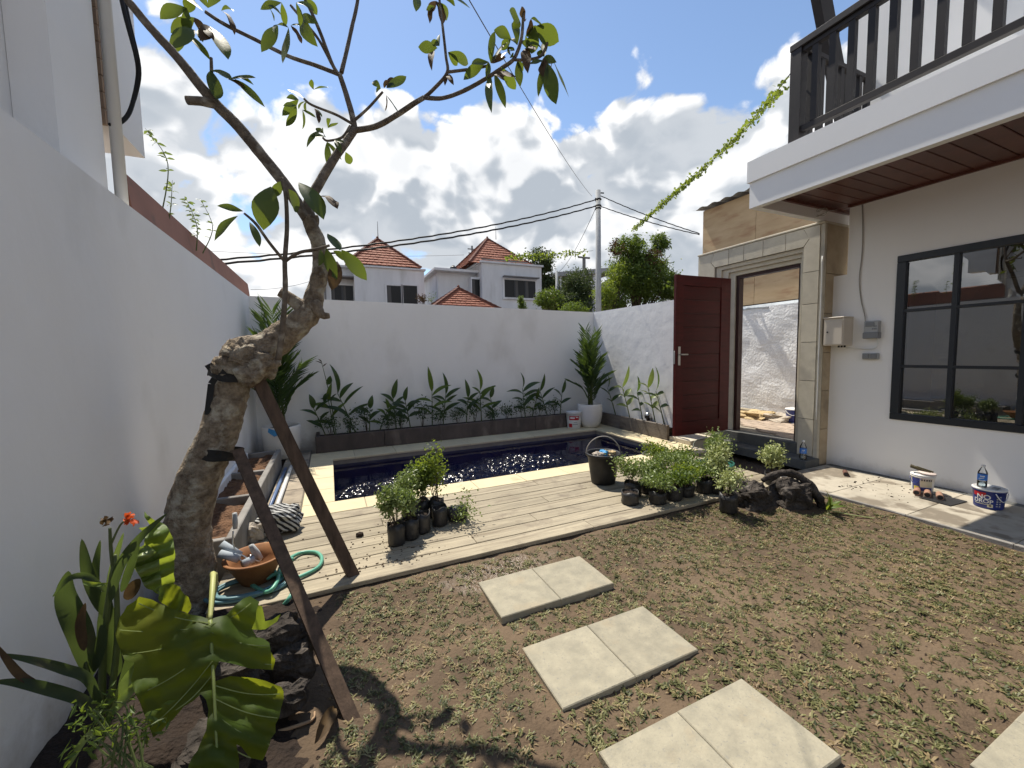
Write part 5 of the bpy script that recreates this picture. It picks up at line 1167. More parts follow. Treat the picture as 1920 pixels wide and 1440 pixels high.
# ------------------------------------------------------------------ the planted bed at lower left
E_ = thing('elephant_ear_plant', 'elephant ear with huge torn yellow-green leaves in the foreground', 'plant', (-.62, 2.05, .06))
def patch(poly, depth, mt, name='leaf', step=13, amp=.012, seed=0, parent=E_, fr_=9):
    # a broad leaf blade: its outline filled with a fine net, then bent in depth
    P2_ = [Vector((x, y)) for x, y in poly]; n = len(P2_)
    fine = []
    for i in range(n):
        a, b = P2_[i], P2_[(i+1) % n]; k = max(1, int((b-a).length/step))
        for q in range(k):
            p = a.lerp(b, q/k); fine.append(p + Vector((mnoise.noise(Vector((p.x*.06,p.y*.06,seed)))*5, mnoise.noise(Vector((p.x*.06,p.y*.06,seed+9)))*5)))
    xs_ = [p.x for p in fine]; ys_ = [p.y for p in fine]; pts = list(fine)
    def inside(p):
        c = False; j = len(fine)-1
        for i in range(len(fine)):
            a, b = fine[i], fine[j]
            if (a.y > p.y) != (b.y > p.y) and p.x < (b.x-a.x)*(p.y-a.y)/(b.y-a.y)+a.x: c = not c
            j = i
        return c
    y = min(ys_)
    while y < max(ys_):
        x = min(xs_)
        while x < max(xs_):
            p = Vector((x+rng.uniform(-2,2), y+rng.uniform(-2,2)))
            if inside(p) and min((p-q).length for q in fine) > step*.6: pts.append(p)
            x += step
        y += step
    nf = len(fine); v, e, f, *_ = mgeo.delaunay_2d_cdt(pts, [(i, (i+1) % nf) for i in range(nf)], [], 1, 1e-4)
    m = MB()
    for p in v: 
        dp = depth(p.x, p.y) + amp*mnoise.fractal(Vector((p.x/90, p.y/90, seed)), .8, 2, 3)*2
        m.v.append(at(p.x, p.y, dp))
    m.f = [list(q) for q in f]
    return m.build(name, mt, parent, smooth=True)
rib = lambda x, y: .014*math.sin((y-.42*abs(x-400))/9.5) + .05*((x-400)/130)**2*(1 if x < 400 else .7)
dA = lambda x, y: 1.62 - (y-1160)/300*.30 + rib(x, y)
big = [(394,1162),(425,1152),(440,1135),(456,1122),(470,1118),(486,1130),(478,1160),(470,1178),(482,1192),(505,1205),(516,1238),(514,1256),(470,1252),(432,1244),(411,1240),(404,1256),(402,1276),(432,1267),(480,1272),(528,1288),(533,1296),(524,1345),(505,1398),(492,1424),(470,1422),(452,1400),(443,1394),(446,1424),(452,1470),(340,1470),(362,1420),(388,1368),(391,1332),(384,1312),(376,1304),(345,1325),(325,1350),(300,1372),(289,1383),(275,1352),(264,1318),(254,1300),(247,1275),(251,1240),(234,1237),(222,1216),(216,1190),(224,1160),(238,1136),(262,1118),(285,1124),(320,1140),(358,1152)]
lf = patch(big, dA, LEAF_EAR, seed=1)
VEIN = mat('leaf_vein', (.20,.24,.07), None, rough=.5)
m = MB(); m.tube([at(x, y, dA(400,y)-.004) for x, y in ((394,1162),(396,1200),(399,1250),(402,1310),(405,1370),(408,1440),(410,1470))], [.006,.0055,.005,.0045,.004,.003,.003], 6); m.build('midrib', VEIN, lf, smooth=True)
m = MB()
for (a, b) in (((395,1172),(225,1180)),((396,1185),(240,1225)),((397,1215),(262,1300)),((398,1240),(285,1360)),((400,1262),(330,1330)),((396,1185),(505,1210)),((398,1215),(510,1245)),((402,1285),(525,1300)),((403,1310),(520,1345)),((404,1340),(505,1395)),((405,1372),(470,1420)),((394,1168),(260,1130)),((395,1170),(470,1130))):
    m.tube([at(a[0]+(b[0]-a[0])*u, a[1]+(b[1]-a[1])*u+8*math.sin(u*3), dA(a[0]+(b[0]-a[0])*u, a[1]+(b[1]-a[1])*u+8*math.sin(u*3))-.003) for u in [i/8 for i in range(9)]], .0018, 4)
struct(m.build('side_veins', VEIN, lf), 'stuff')
patch([(296,1103),(318,1095),(340,1100),(352,1120),(359,1142),(352,1150),(325,1141),(300,1128)], lambda x, y: 1.66+.0006*(x-320)+.025*math.sin(x/7+y/12), LEAF_EAR, seed=4, step=6)
patch([(268,958),(290,975),(306,980),(325,1008),(329,1060),(326,1096),(310,1102),(298,1115),(275,1105),(258,1072),(247,1056),(254,1030),(270,1022),(272,1000),(262,990),(280,985),(270,970)], lambda x, y: 1.95+.03*math.sin(y/6+x/15)+.0009*(x-290), LEAF_BRIGHT, seed=6, amp=.03, step=7)
patch([(252,1030),(275,1020),(298,1040),(300,1075),(306,1100),(318,1112),(296,1116),(270,1098),(256,1070),(248,1055)], lambda x, y: 1.90+.035*math.sin(y/4.5+x/11), LEAF_SAP, seed=7, amp=.03, step=6)
patch([(436,1175),(452,1140),(470,1128),(492,1138),(497,1165),(510,1160),(528,1152),(520,1165),(500,1178),(486,1182),(470,1178),(452,1186)], lambda x, y: 1.70+.02*math.sin(x/8), LEAF_BRIGHT, seed=8, amp=.02)
m = MB(); m.tube([(-.60,2.10,.05), at(402,1100,2.0), at(398,1080,1.9), at(400,1078,1.82), at(398,1110,1.72), at(394,1162,1.62)], [.010,.010,.010,.0095,.009,.006], 8, smooth=5); m.build('petiole', mat('pale_petiole', (.42,.42,.16), (.34,.36,.12), 8, .5), E_, smooth=True)

cn = thing('canna_plant', 'wilting canna lily with an orange flower against the left wall', 'plant', (-.72, 1.75, .05))
C = lambda x, y, d=0: at(x, y, 1.75+d)
for (a, b, c, r) in (((190,1345),(195,1200),(212,1060),.012),((205,1330),(220,1200),(216,1040),.011),((180,1340),(172,1290),(160,1240),.010)):
    m = MB(); m.tube([C(*a), C(*b), C(*c)], [r, r*.8, r*.5], 7, smooth=5); m.build('stem', STEM, cn, smooth=True)
def path_leaf(pts, w, mt_, d=0, fold=.5, shape=.8, parent=cn):
    P_, _ = catmull([C(x, y, d+dd) for x, y, dd in [(p+(0,))[:3] for p in pts]], [1]*len(pts), 7); n = len(P_)-1; m = MB(); W = w/FPX*(P_[0]-EYE).dot(CF)*.6
    ph = rng.uniform(0,6)
    for i, p in enumerate(P_):
        t = i/n; dr = (P_[min(n,i+1)]-P_[max(0,i-1)]).normalized(); vw = (p-EYE).normalized(); sd = dr.cross(vw).normalized(); up = -vw
        k = W*.5*(max(0, math.sin(math.pi*t**shape))**.75+.12*(1-t)); wob = .35*k*math.sin(t*13+ph)
        m.v += [p-sd*k+up*(fold*k+wob), p, p+sd*k*.9+up*(fold*k-wob)]
    for i in range(n): q = i*3; m.f += [[q,q+1,q+4,q+3],[q+1,q+2,q+5,q+4]]
    return m.build('leaf', mt_, parent, smooth=True)
for (pts, w, mt_, d) in (([(172,1268),(150,1190),(122,1120),(128,1070)],58,LEAF_CANNA,.0),([(192,1150),(165,1080),(153,1010)],30,LEAF_CANNA,.08),([(206,1130),(225,1060),(265,1005),(314,962)],26,LEAF_CANNA,-.05),([(218,1270),(202,1190),(196,1095)],46,LEAF_CANNA,.04),([(228,1110),(245,1060),(262,1010)],22,LEAF_CANNA,.05),
    ([(200,1110),(215,1050),(232,998)],16,LEAF_SAP,.1),([(198,1110),(165,1082),(130,1085),(98,1120)],18,LEAF_CANNA,-.04),([(155,1092),(180,1096),(203,1094)],13,LEAF_BRIGHT,-.06),([(190,1335),(165,1275),(120,1255),(60,1238),(-10,1225)],26,LEAF_CANNA,-.12),([(192,1342),(150,1312),(80,1290),(30,1280),(-15,1278)],30,LEAF_CANNA,-.14),([(75,1285),(40,1268),(15,1240),(-10,1205)],20,LEAF_DRY,-.13),
    ([(225,1300),(250,1220),(248,1135)],34,LEAF_CANNA,.1),([(215,1335),(235,1280),(262,1238)],30,LEAF_SAP,-.05),([(200,1360),(160,1385),(125,1445)],20,LEAF_SAP,-.18),([(238,1125),(250,1100),(262,1085)],34,LEAF_DRY,.14),([(180,1130),(178,1070),(188,1012)],20,LEAF_CANNA,.1),([(158,1220),(150,1170),(160,1130)],24,LEAF_DRY,-.03),([(200,1345),(240,1300),(268,1262)],26,LEAF_SAP,-.1),([(176,1260),(190,1200),(186,1150)],26,LEAF_CANNA,-.02)):
    path_leaf(pts, w, mt_, d)
m = MB(); m.tube([C(214,1080), C(208,1030), C(206,990)], [.006,.005,.004], 6, smooth=4); m.tube([C(208,1020), C(225,985), C(238,975)], [.004,.003,.003], 5, smooth=4); m.build('flower_stalk', STEM, cn)
for (cx, cy, n, mt_, s) in ((240,974,11,FLOWER,20),(197,977,8,LEAF_DRY,15)):
    m = MB(); c = C(cx, cy)
    for k in range(n): a = C(cx+rng.uniform(-1,1)*s*.2, cy+rng.uniform(-.5,.5)*s*.4); b = C(cx+rng.uniform(-.5,1.1)*s, cy+rng.uniform(-.7,.8)*s, rng.uniform(-.04,.04)); m.leaf(a, b, .016, sag=.15, n=5, curl=.4)
    m.build('petal', mt_, cn, smooth=True)
t = thing('trailing_herb', 'thin trailing herb at the bottom left under the big leaf', 'herb', at(220,1400,1.45)); b = WPOS[t.name]; m = MB(); m2 = MB()
for k in range(15):
    tp = at(rng.uniform(150,290), rng.uniform(1300,1400), rng.uniform(1.35,1.6)); P_ = [at(rng.uniform(190,300), 1440, 1.4), b.lerp(tp,.6)+Vector((rng.gauss(0,.03),0,.02)), tp]; m.tube(P_, [.003,.0025,.0015], 4, smooth=4)
    for q in range(14): leaf_quad(m2, tp+Vector((rng.uniform(-.04,.04), rng.uniform(-.04,.04), rng.uniform(-.03,.03))), .03*rng.uniform(.6,1.3), .3)
m.build('stem', STEM, t); m2.build('leaves', LEAF_BUSH, t)
bp_ = at(160, 1440, 1.35); m = MB(); m.lathe([(.05,0),(.065,.03),(.07,.06),(.062,.06),(.055,.03)], (bp_.x, bp_.y+.1, .03), 20); tag(m.build('plant_bowl', BLACKPL, smooth=True), 'dark round bowl under the trailing herb at the bottom left edge', 'bowl')
for i, (x, y, Y, r, lab) in enumerate(((515,1200,2.05,(.12,.09,.09),'dark stone behind the right lobe of the big leaf'),(545,1240,1.98,(.09,.08,.08),'small dark stone at the edge of the bed'),(440,1262,1.85,(.10,.07,.06),'brown stone showing through the torn big leaf'),(420,1400,1.60,(.12,.09,.06),'dark stone in the shade under the big leaf'),(540,1310,1.80,(.07,.05,.05),'grey stone at the bed edge near the shorter stake'))):
    c = at(x, y, Y); c.z = max(.03, c.z); rock('bed_stone', lab, c, r, 20+i, n1=14, n2=20)
for i, (pts, lab) in enumerate((([(500,1378),(545,1365),(585,1350),(590,1335)], 'pale dry root curving on the soil by the shorter stake'), ([(590,1395),(605,1372),(612,1350),(628,1325)], 'curled dry leaf lying on the soil by the shorter stake'))):
    m = MB(); P_ = [atZ(x, y, .03) for x, y in pts]
    if i == 0: m.tube(P_, [.008,.007,.006,.004], 6, smooth=4)
    else: m.leaf(P_[0], P_[-1], .05, Vector((.6,0,1)), sag=.15, n=8, fold=.9, curl=.2)
    tag(m.build('fallen_leaf' if i else 'dry_root', LEAF_DRY if i else CUTWOOD, smooth=True), lab, 'leaf' if i else 'root')

# ------------------------------------------------------------------ grass plugs, one uncountable cover
def grass():
    r = random.Random(21); m = MB(); tint = []
    def dens(x, y):
        for (px_, py_, s) in PAVE:
            if px_-.01 < x < px_+2*s+.01 and py_-.02 < y < py_+s+.01: return 0
        if (x-3.55)**2/.05+(y-2.42)**2/.03 < 1 or (x-3.88)**2/.06+(y-2.28)**2/.035 < 1: return 0
        if x < -.05+.12*mnoise.noise(Vector((0,y*3,0))) and y > 1.1: return .04
        d = .70 + .42*mnoise.fractal(Vector((x*1.6, y*1.6, 7)), .8, 2, 3)
        if y > 1.9: d += .25
        if y < 1.5 and x < .85: d -= .28
        if x > 2.4 and y < .9: d -= .25
        if abs(x-1.02) < .45 and y > 2.38: d -= .3
        return d
    n = 0
    while n < 21000:
        x = r.uniform(-.55, 4.40); y = r.uniform(.25, 2.58)
        if r.random()*1.15 > dens(x, y): n += 1; continue
        n += 1; base = Vector((x, y, soil_h(x, y)+.001)); s = r.uniform(.38,.92)*(1.15 if y < 1.4 else 1); dry = r.random() < .16; tn = r.random()
        for k in range(r.randint(5, 9)):
            a = r.uniform(0, 6.283); el = r.uniform(.12,.75); l = s*r.uniform(.020,.043); w = s*r.uniform(.0045,.0075)
            d = Vector((math.cos(a)*math.cos(el), math.sin(a)*math.cos(el), math.sin(el))); sd = Vector((-math.sin(a), math.cos(a), 0))*w
            b0 = base+Vector((r.gauss(0,.006), r.gauss(0,.006), 0)); mid = b0+d*l*.55; tip = b0+d*l+Vector((0,0,-l*.22))
            kk = len(m.v); m.v += [b0-sd*.5, b0+sd*.5, mid+sd*.55, mid-sd*.55, tip]; m.f += [[kk,kk+1,kk+2,kk+3], [kk+3,kk+2,kk+4]]
            c = .86+.14*tn if dry else max(0, min(.8, .38+.55*(tn-.5)+r.gauss(0,.12))); tint += [c]*5
    g = bpy.data.materials.new('carpet_grass'); g.use_nodes = True; nt = g.node_tree; N = nt.nodes.new; L = nt.links.new; p = nt.nodes['Principled BSDF']
    at_ = N('ShaderNodeAttribute'); at_.attribute_name = 'tint'; cr = N('ShaderNodeValToRGB'); L(at_.outputs['Fac'], cr.inputs[0])
    cr.color_ramp.elements[0].position = 0; cr.color_ramp.elements[0].color = (.04,.05,.018,1); cr.color_ramp.elements[1].position = 1; cr.color_ramp.elements[1].color = (.27,.19,.10,1)
    for pos, c in ((.35, (.11,.115,.04,1)), (.62, (.26,.25,.11,1)), (.85, (.30,.24,.12,1))): e = cr.color_ramp.elements.new(pos); e.color = c
    L(cr.outputs[0], p.inputs['Base Color']); p.inputs['Roughness'].default_value = .5; p.inputs['Specular IOR Level'].default_value = .3
    tr = N('ShaderNodeBsdfTranslucent'); L(cr.outputs[0], tr.inputs[0]); ms = N('ShaderNodeMixShader'); ms.inputs[0].default_value = .25
    L(p.outputs[0], ms.inputs[1]); L(tr.outputs[0], ms.inputs[2]); L(ms.outputs[0], nt.nodes['Material Output'].inputs[0])
    o = m.build('grass', g, loc=(0,0,0)); a = o.data.attributes.new('tint', 'FLOAT', 'POINT'); a.data.foreach_set('value', tint)
    struct(o, 'stuff'); o['label'] = 'sparse carpet grass plugs planted over the bare soil'
grass()

# ------------------------------------------------------------------ small things
def text_mesh(s, size):
    cu = bpy.data.curves.new('lettering', 'FONT'); cu.body = s; cu.size = size; cu.align_x = 'CENTER'; cu.align_y = 'CENTER'; cu.offset = size*.02
    ob = bpy.data.objects.new('lettering', cu); COL.objects.link(ob); bpy.context.view_layer.update()
    me = ob.evaluated_get(bpy.context.evaluated_depsgraph_get()).to_mesh()
    v = [Vector(x.co) for x in me.vertices]; f = [list(p.vertices) for p in me.polygons]
    ob.to_mesh_clear(); bpy.data.objects.remove(ob); bpy.data.curves.remove(cu); return v, f
def wrap(m, v, f, c, R, a0, z0):          # lettering or a print wrapped round a pail of radius R(z) facing angle a0
    k = len(m.v); c = Vector(c)
    for p in v:
        z = z0+p.y; r = R(z); a = a0+p.x/r; m.v.append(c+Vector((math.cos(a)*r, math.sin(a)*r, z)))
    m.f += [[i+k for i in q] for q in f]
def rect(w, h, nx=14):
    v = []; f = []
    for i in range(nx+1): x = -w/2+w*i/nx; v += [Vector((x,-h/2,0)), Vector((x,h/2,0))]
    for i in range(nx): f.append([2*i, 2*i+2, 2*i+3, 2*i+1])
    return v, f
def face_angle(c): return math.atan2(-c[1], -c[0])     # towards the photographer's spot
def pail(name, label, c, r0, r1, h, mt, lid=None, handle=None, rim=True):
    t = thing(name, label, 'bucket', c); c = Vector(c); m = MB()
    prof = [(r0*.96,0),(r0,.008),(r0+(r1-r0)*.5,h*.5),(r1,h*.93)]
    if rim: prof += [(r1*1.05,h*.935),(r1*1.05,h*.965),(r1*1.01,h*.97)]
    prof += [(r1,h),(r1*.97,h),(r1*.95,h*.9),(r0*.93,.02)]
    m.lathe(prof, c, 36); m.build('body', mt, t, smooth=True)
    return t
R_ = lambda r0, r1, h, e=.0012: (lambda z: r0+(r1-r0)*z/(h*.93)+e)
# blue-white waterproofing pail with lettering
c = Vector((5.30, 1.45, .062)); r0, r1, h = .090, .101, .165; a0 = face_angle(c)
t = pail('paint_pail', 'dark blue pail lettered NO DROP at the terrace edge of the shade', c, r0, r1, h, BLUEPL)
m = MB(); m.lathe([(r1*1.0,h-.004),(r1*1.06,h-.002),(r1*1.06,h+.012),(r1*.98,h+.016),(r1*.94,h+.008),(.01,h+.008)], c, 36); m.build('lid', WHITEPL, t, smooth=True)
R = R_(r0, r1, h)
m = MB(); v, f = rect(.085, .036); wrap(m, v, f, c, R, a0-.6, .128); m.build('red_band', REDPR, t)
R2 = R_(r0, r1, h, .0026); m = MB(); v, f = text_mesh('NO', .056); wrap(m, v, f, c, R2, a0-.32, .105); v, f = text_mesh('DROP', .046); wrap(m, v, f, c, R2, a0-.36, .068); m.build('lettering', WHITEPL, t)
m = MB(); v, f = rect(.033, .028, 6); wrap(m, v, f, c, R2, a0+.1, .034); v, f = rect(.09, .005); wrap(m, v, f, c, R2, a0-.5, .042); m.build('emblem', CREAMPR, t)
m = MB(); v, f = rect(.014, .013, 4); wrap(m, v, f, c, R_(r0,r1,h,.004), a0+.1, .035); m.build('emblem_mark', RUST, t)
m = MB()
for i in range(5):
    for j in range(2): v, f = rect(.012, .011, 3); wrap(m, v, f, c, R2, a0+.52+.2*j, .036+.021*i)
m.build('icon_grid', LIGHTGREY, t)
m = MB(); m.tube([c+Vector((math.cos(a0+.35+i*.09)*(r1+.008), math.sin(a0+.35+i*.09)*(r1+.008), .15-.07*math.sin(i/12*math.pi))) for i in range(13)], .004, 6); m.build('handle', WHITEPL, t, smooth=True)
m = MB(); m.box(c.x-.02, c.x+.05, c.y-.055, c.y-.015, c.z+h+.012, c.z+h+.014); m.build('lid_label', GREYPL, t)
def bottle(label, c, h=.225, r=.033):
    t = thing('water_bottle', label, 'bottle', c, 'plastic water bottles'); c = Vector(c); m = MB()
    m.lathe([(r*.9,0),(r,.008),(r,h*.28),(r*.96,h*.30),(r,h*.32),(r,h*.62),(r*.93,h*.70),(r*.42,h*.87),(r*.38,h*.9),(r*.38,h*.93)], c, 24, close=False); m.build('body', CLEARPL, t, smooth=True)
    m = MB(); m.lathe([(r*.85,.004),(r*.94,.01),(r*.94,h*.25),(.001,h*.25)], c, 20, close=True); m.build('water', glassy('bottle_water', (.80,.88,.92), .06, 0), t, smooth=True)
    m = MB(); m.lathe([(r*1.015,h*.33),(r*1.015,h*.60)], c, 24, close=False); m.build('label', BLUEPR, t, smooth=True)
    m = MB(); a0 = face_angle(c); v, f = rect(.035, .006, 6); [setattr(p, 'y', p.y+.006*math.sin(p.x*60)) for p in v]; wrap(m, v, f, c, lambda z: r*1.04, a0-.2, h*.42); v, f = rect(.03, .008, 5); wrap(m, v, f, c, lambda z: r*1.04, a0, h*.51); m.build('label_print', WHITEPL, t)
    m = MB(); m.lathe([(r*.44,h*.915),(r*.46,h*.92),(r*.46,h*.985),(r*.40,h)], c, 20); m.build('cap', WHITEPL, t, smooth=True)
    return t
bottle('clear water bottle with a blue label on top of the dark blue pail', (5.275, 1.49, .062+h+.009), .20, .031)
bottle('clear water bottle with a blue label on the dark stone step', (5.235, 2.965, .147), .235, .036)
# smaller white paint pail with brushes
c = Vector((5.32, 1.90, .062)); r0, r1, h = .076, .087, .165; a0 = face_angle(c)
t = pail('paint_pail', 'white paint pail with blue and yellow print and tools on its lid', c, r0, r1, h, WHITEPL); R = R_(r0, r1, h)
m = MB(); v, f = rect(.065, .12); wrap(m, v, f, c, R, a0-.62, .085); v, f = rect(.09, .036); wrap(m, v, f, c, R, a0+.36, .04); m.build('blue_print', BLUEPL, t)
m = MB(); v, f = rect(.09, .06); wrap(m, v, f, c, R, a0+.36, .092); m.build('cream_print', CREAMPR, t)
m = MB(); v, f = rect(.04, .04); wrap(m, v, f, c, R_(r0,r1,h,.0026), a0-.55, .045); m.build('yellow_print', YELPR, t)
m = MB()
for i in range(5): v, f = rect(.010, .016, 2); wrap(m, v, f, c, R_(r0,r1,h,.0026), a0-.05+.2*i, .132)
m.build('dark_icons', BLACKPL, t)
m = MB(); m.lathe([(r1*.98,h),(r1*1.05,h+.002),(r1*1.05,h+.012),(.01,h+.013)], c, 32); m.build('lid', WHITEPL, t, smooth=True)
m = MB(); m.tube([c+Vector((math.cos(a0-1.2+i*.09)*(r1+.01), math.sin(a0-1.2+i*.09)*(r1+.01), .145-.055*math.sin(i/12*math.pi))) for i in range(13)], .003, 6); m.build('handle', BLUEPL, t, smooth=True)
m = MB(); M_ = Vector((.02,.06,0)); z0 = c.z+h+.02
m.obox(c+Vector((-.02,.09,h+.075)), c+Vector((.03,-.04,h+.028)), .06, .022); m.obox(c+Vector((.0,.05,h+.068)), c+Vector((.04,-.06,h+.035)), .026, .018)
tag(m.build('tile_tool', mat('olive_metal', (.10,.085,.04), (.06,.05,.03), 10, .5)), 'olive-brown metal tool resting on the white paint pail', 'tool')
m = MB(); q = c+Vector((.0,-.03,h+.025)); m.lathe([(.066,0),(.068,.006),(.06,.012),(.01,.013)], q, 28, Matrix.Rotation(.12, 3, 'X')); tag(m.build('round_tray', mat('pinkish_lid', (.62,.52,.47), None, rough=.5), smooth=True), 'round pale tray lying on the white paint pail', 'tray')
# clay pipes on a black sheet
m = MB(); m.prism([(5.02,1.60,.064),(5.30,1.58,.064),(5.33,1.80,.064),(5.05,1.82,.064)], (0,0,.006)); tag(m.build('plastic_sheet', BLACKPL), 'crumpled black plastic under the three clay pipes', 'plastic')
for i, (x, y) in enumerate(((5.10,1.86),(5.11,1.785),(5.12,1.70))):
    m = MB(); d = Vector((.92,.28+.05*i,0)).normalized(); a = Vector((x,y,.094)); P_ = [a, a+d*.10, a+d*.101, a+d*.15]; m.tube(P_, [.026,.025,.021,.022], 16)
    pp = m.build('clay_pipe', mat('clay_pipe_%d' % i, (.40-.04*i,.22,.15), (.30,.15,.11), 10, .8)); tag(pp, ('left', 'middle', 'right')[i]+' of three short clay pipes beside the white paint pail', 'pipe', 'short clay pipes')
    m = MB(); m.lathe([(.019,0),(.019,.002)], a-d*.002, 14, d.to_track_quat('Z','Y').to_matrix()); m.build('bore', BLACKPL, pp)
m = MB(); a = Vector((5.22,2.50,.086)); d = Vector((.75,.45,0)).normalized(); m.tube([a, a+d*.13], [.025,.023], 16); pp = m.build('clay_pipe', RUST); tag(pp, 'lone rusty brown pipe stub lying near the stone step', 'pipe', 'short clay pipes')
m = MB(); m.lathe([(.018,0),(.018,.002)], a-d*.002, 14, d.to_track_quat('Z','Y').to_matrix()); m.build('bore', BLACKPL, pp)
m = MB()
for i in range(70): x = rng.uniform(4.75,5.5); y = 2.35-rng.random()**1.4*.55; s = rng.uniform(.004,.013); m.box(x, x+s, y, y+s*rng.uniform(.5,1.5), .062, .062+s*.5)
o = m.build('debris_crumbs', DARKSOIL); struct(o, 'stuff'); o['label'] = 'dark crumbs scattered on the terrace'

# black rubble bucket on the deck
c = Vector((2.66, 3.52, ZD)); t = thing('rubble_bucket', 'black rubber bucket with a wire handle standing on the deck', 'bucket', c); m = MB()
m.lathe([(.122,0),(.128,.008),(.148,.15),(.168,.30),(.188,.302),(.190,.325),(.180,.332),(.165,.325),(.145,.15),(.12,.02)], c, 36); m.build('body', BLACKPL, t, smooth=True)
m = MB(); m.tube([c+Vector((math.cos(th)*.185*.9, -math.cos(th)*.185*.42, .315+.19*math.sin(th))) for th in [math.pi*i/20 for i in range(21)]], .0055, 7); m.build('handle', mat('greyed_handle', (.30,.28,.25), None, rough=.6), t, smooth=True)
for (dx, dy, mt_, nm, lab) in ((-.06,.0,SACK,'rubbish','brown rag inside the black bucket'),(.02,.02,TARP,'rubbish','blue scrap inside the black bucket'),(.085,.0,CLOTH,'rubbish','yellow wrapper inside the black bucket')):
    rock(nm, lab, c+Vector((dx*1.1,dy,.305)), (.055,.055,.035), rng.random()*40, mt_, 10, 14, .5, 'rubbish')
# red-and-white pail by the pot
c = Vector((4.16, 6.40, ZD)); r0, r1, h = .125, .142, .30; a0 = face_angle(c); t = pail('paint_pail', 'white paint pail with a red label between planter and white pot', c, r0, r1, h, WHITEPL); R = R_(r0,r1,h)
m = MB(); v, f = rect(.19, .075); wrap(m, v, f, c, R, a0+.05, .20); v, f = rect(.07, .07, 5); wrap(m, v, f, c, R, a0-.5, .06); m.build('red_label', REDPR, t)
m = MB(); v, f = rect(.09, .03); wrap(m, v, f, c, R_(r0,r1,h,.0026), a0-.2, .205); v, f = rect(.05, .018); wrap(m, v, f, c, R_(r0,r1,h,.0026), a0+.45, .215); m.build('label_print', WHITEPL, t)
m = MB(); v, f = rect(.10, .02); wrap(m, v, f, c, R_(r0,r1,h,.0026), a0+.2, .085); v, f = rect(.07, .012); wrap(m, v, f, c, R_(r0,r1,h,.0026), a0+.25, .12); m.build('grey_print', LIGHTGREY, t)
m = MB(); m.lathe([(r1*1.0,h),(r1*1.06,h+.002),(r1*1.06,h+.014),(.01,h+.012)], c, 32); m.build('lid', WHITEPL, t, smooth=True)
# garden lamp in the right planter
t = thing('garden_lamp', 'small shiny garden lamp in the right planter', 'lamp', (4.93, 5.28, ZD+.18)); m = MB(); m.lathe([(.03,0),(.03,.08),(.055,.09),(.06,.12),(.055,.16),(.03,.19),(.005,.2)], (4.93,5.28,ZD+.18), 16); m.build('housing', STEEL, t, smooth=True)
m = MB(); m.lathe([(.04,.1),(.04,.15)], (4.895,5.26,ZD+.18), 12); m.build('lens', BLACKPL, t)

# left work corner: bowl with paint rollers, hose, bag, pipes
c = atZ(482, 1088, ZD); c = Vector((c.x, c.y, ZD)); t = thing('plastering_bowl', 'worn orange bowl holding paint rollers beside the tree', 'bowl', c); m = MB()
m.lathe([(.075,0),(.085,.005),(.14,.11),(.165,.155),(.175,.16),(.175,.17),(.158,.17),(.13,.11),(.07,.02)], c, 36); m.build('body', TERRACOTTA, t, smooth=True)
def roller(label, a, b, hdl, frame):
    t = thing('paint_roller', label, 'roller', a, 'paint rollers in the bowl'); m = MB(); m.tube([a, b], .024, 14); m.build('nap', ROLLER, t, smooth=True)
    m = MB(); m.tube(frame, .0045, 6, smooth=3); m.build('wire_frame', STEEL, t, smooth=True); m = MB(); m.tube(hdl, [.013,.015,.012], 8); m.build('grip', LIGHTGREY, t, smooth=True)
B = lambda x, y, d=0: at(x, y, c.y+d)
roller('upper paint roller resting on the rim of the bowl', B(415,1020,.03), B(450,1042,.0), [B(440,962,.03), B(441,980,.03), B(441,992,.02)], [B(452,1042), B(470,1050,-.02), B(440,1030,0), B(437,995,.02)])
roller('lower paint roller resting on the rim of the bowl', B(412,1038,-.02), B(448,1048,-.05), [B(470,1022,0), B(476,1035,0), B(484,1050,0)], [B(448,1048,-.05), B(465,1058,-.04), B(470,1040,0)])
roller('white paint roller lying inside the bowl', B(455,1058,-.06), B(475,1048,-.02), [B(490,1048,-.02), B(482,1035,0), B(472,1022,0)], [B(475,1048,-.02), B(485,1052,-.02), B(490,1048,-.02)])
def hose(name, label, pts, r, mt_, sm=8):
    m = MB(); m.tube(pts, r, 9, smooth=sm); return tag(m.build(name, mt_, smooth=True), label, 'hose')
Z = lambda x, y, h=.016: atZ(x, y, ZD+h)
hose('garden_hose', 'mint green garden hose looping beside the bowl', [Z(470,1095), Z(500,1110,.03), Z(520,1090,.05), Z(528,1060,.04), Z(560,1038), Z(590,1035), Z(603,1045), Z(598,1062), Z(570,1078), Z(545,1085,.02), Z(520,1078,.04), Z(512,1060,.05), Z(530,1052,.04), Z(550,1048,.03)], .012, HOSEGREEN)
hose('garden_hose', 'mint green hose end dropping off the deck edge behind the stake', [Z(500,1085,.03), Z(522,1075,.05), Z(545,1085,.05), Z(550,1105,.04), Z(540,1125,.02), atZ(520,1145,.03), atZ(500,1150,.02)], .012, HOSEGREEN)
ctr = atZ(470, 1105, ZD)
pts = [Vector((ctr.x+math.cos(a)*(.20+.03*math.sin(a*.37)), ctr.y+math.sin(a)*(.12+.02*math.cos(a*.31)), ZD+.014+.008*(i//12 % 3))) for i, a in enumerate([k*.5 for k in range(60)])]
hose('garden_hose', 'coiled grey-blue hose around the base of the bowl', pts, .010, HOSEBLUE, 3)
ctr = Vector((4.15, 3.35, .0))
pts = [Vector((ctr.x+math.cos(a)*(.26+.03*math.sin(a*.37)), ctr.y+math.sin(a)*(.17+.02*math.cos(a*.31)), ZD+.014+.012*(i//12 % 4))) for i, a in enumerate([k*.5 for k in range(62)])]
hose('garden_hose', 'coiled dark green hose in front of the stone steps', pts, .010, HOSEDARK, 3)
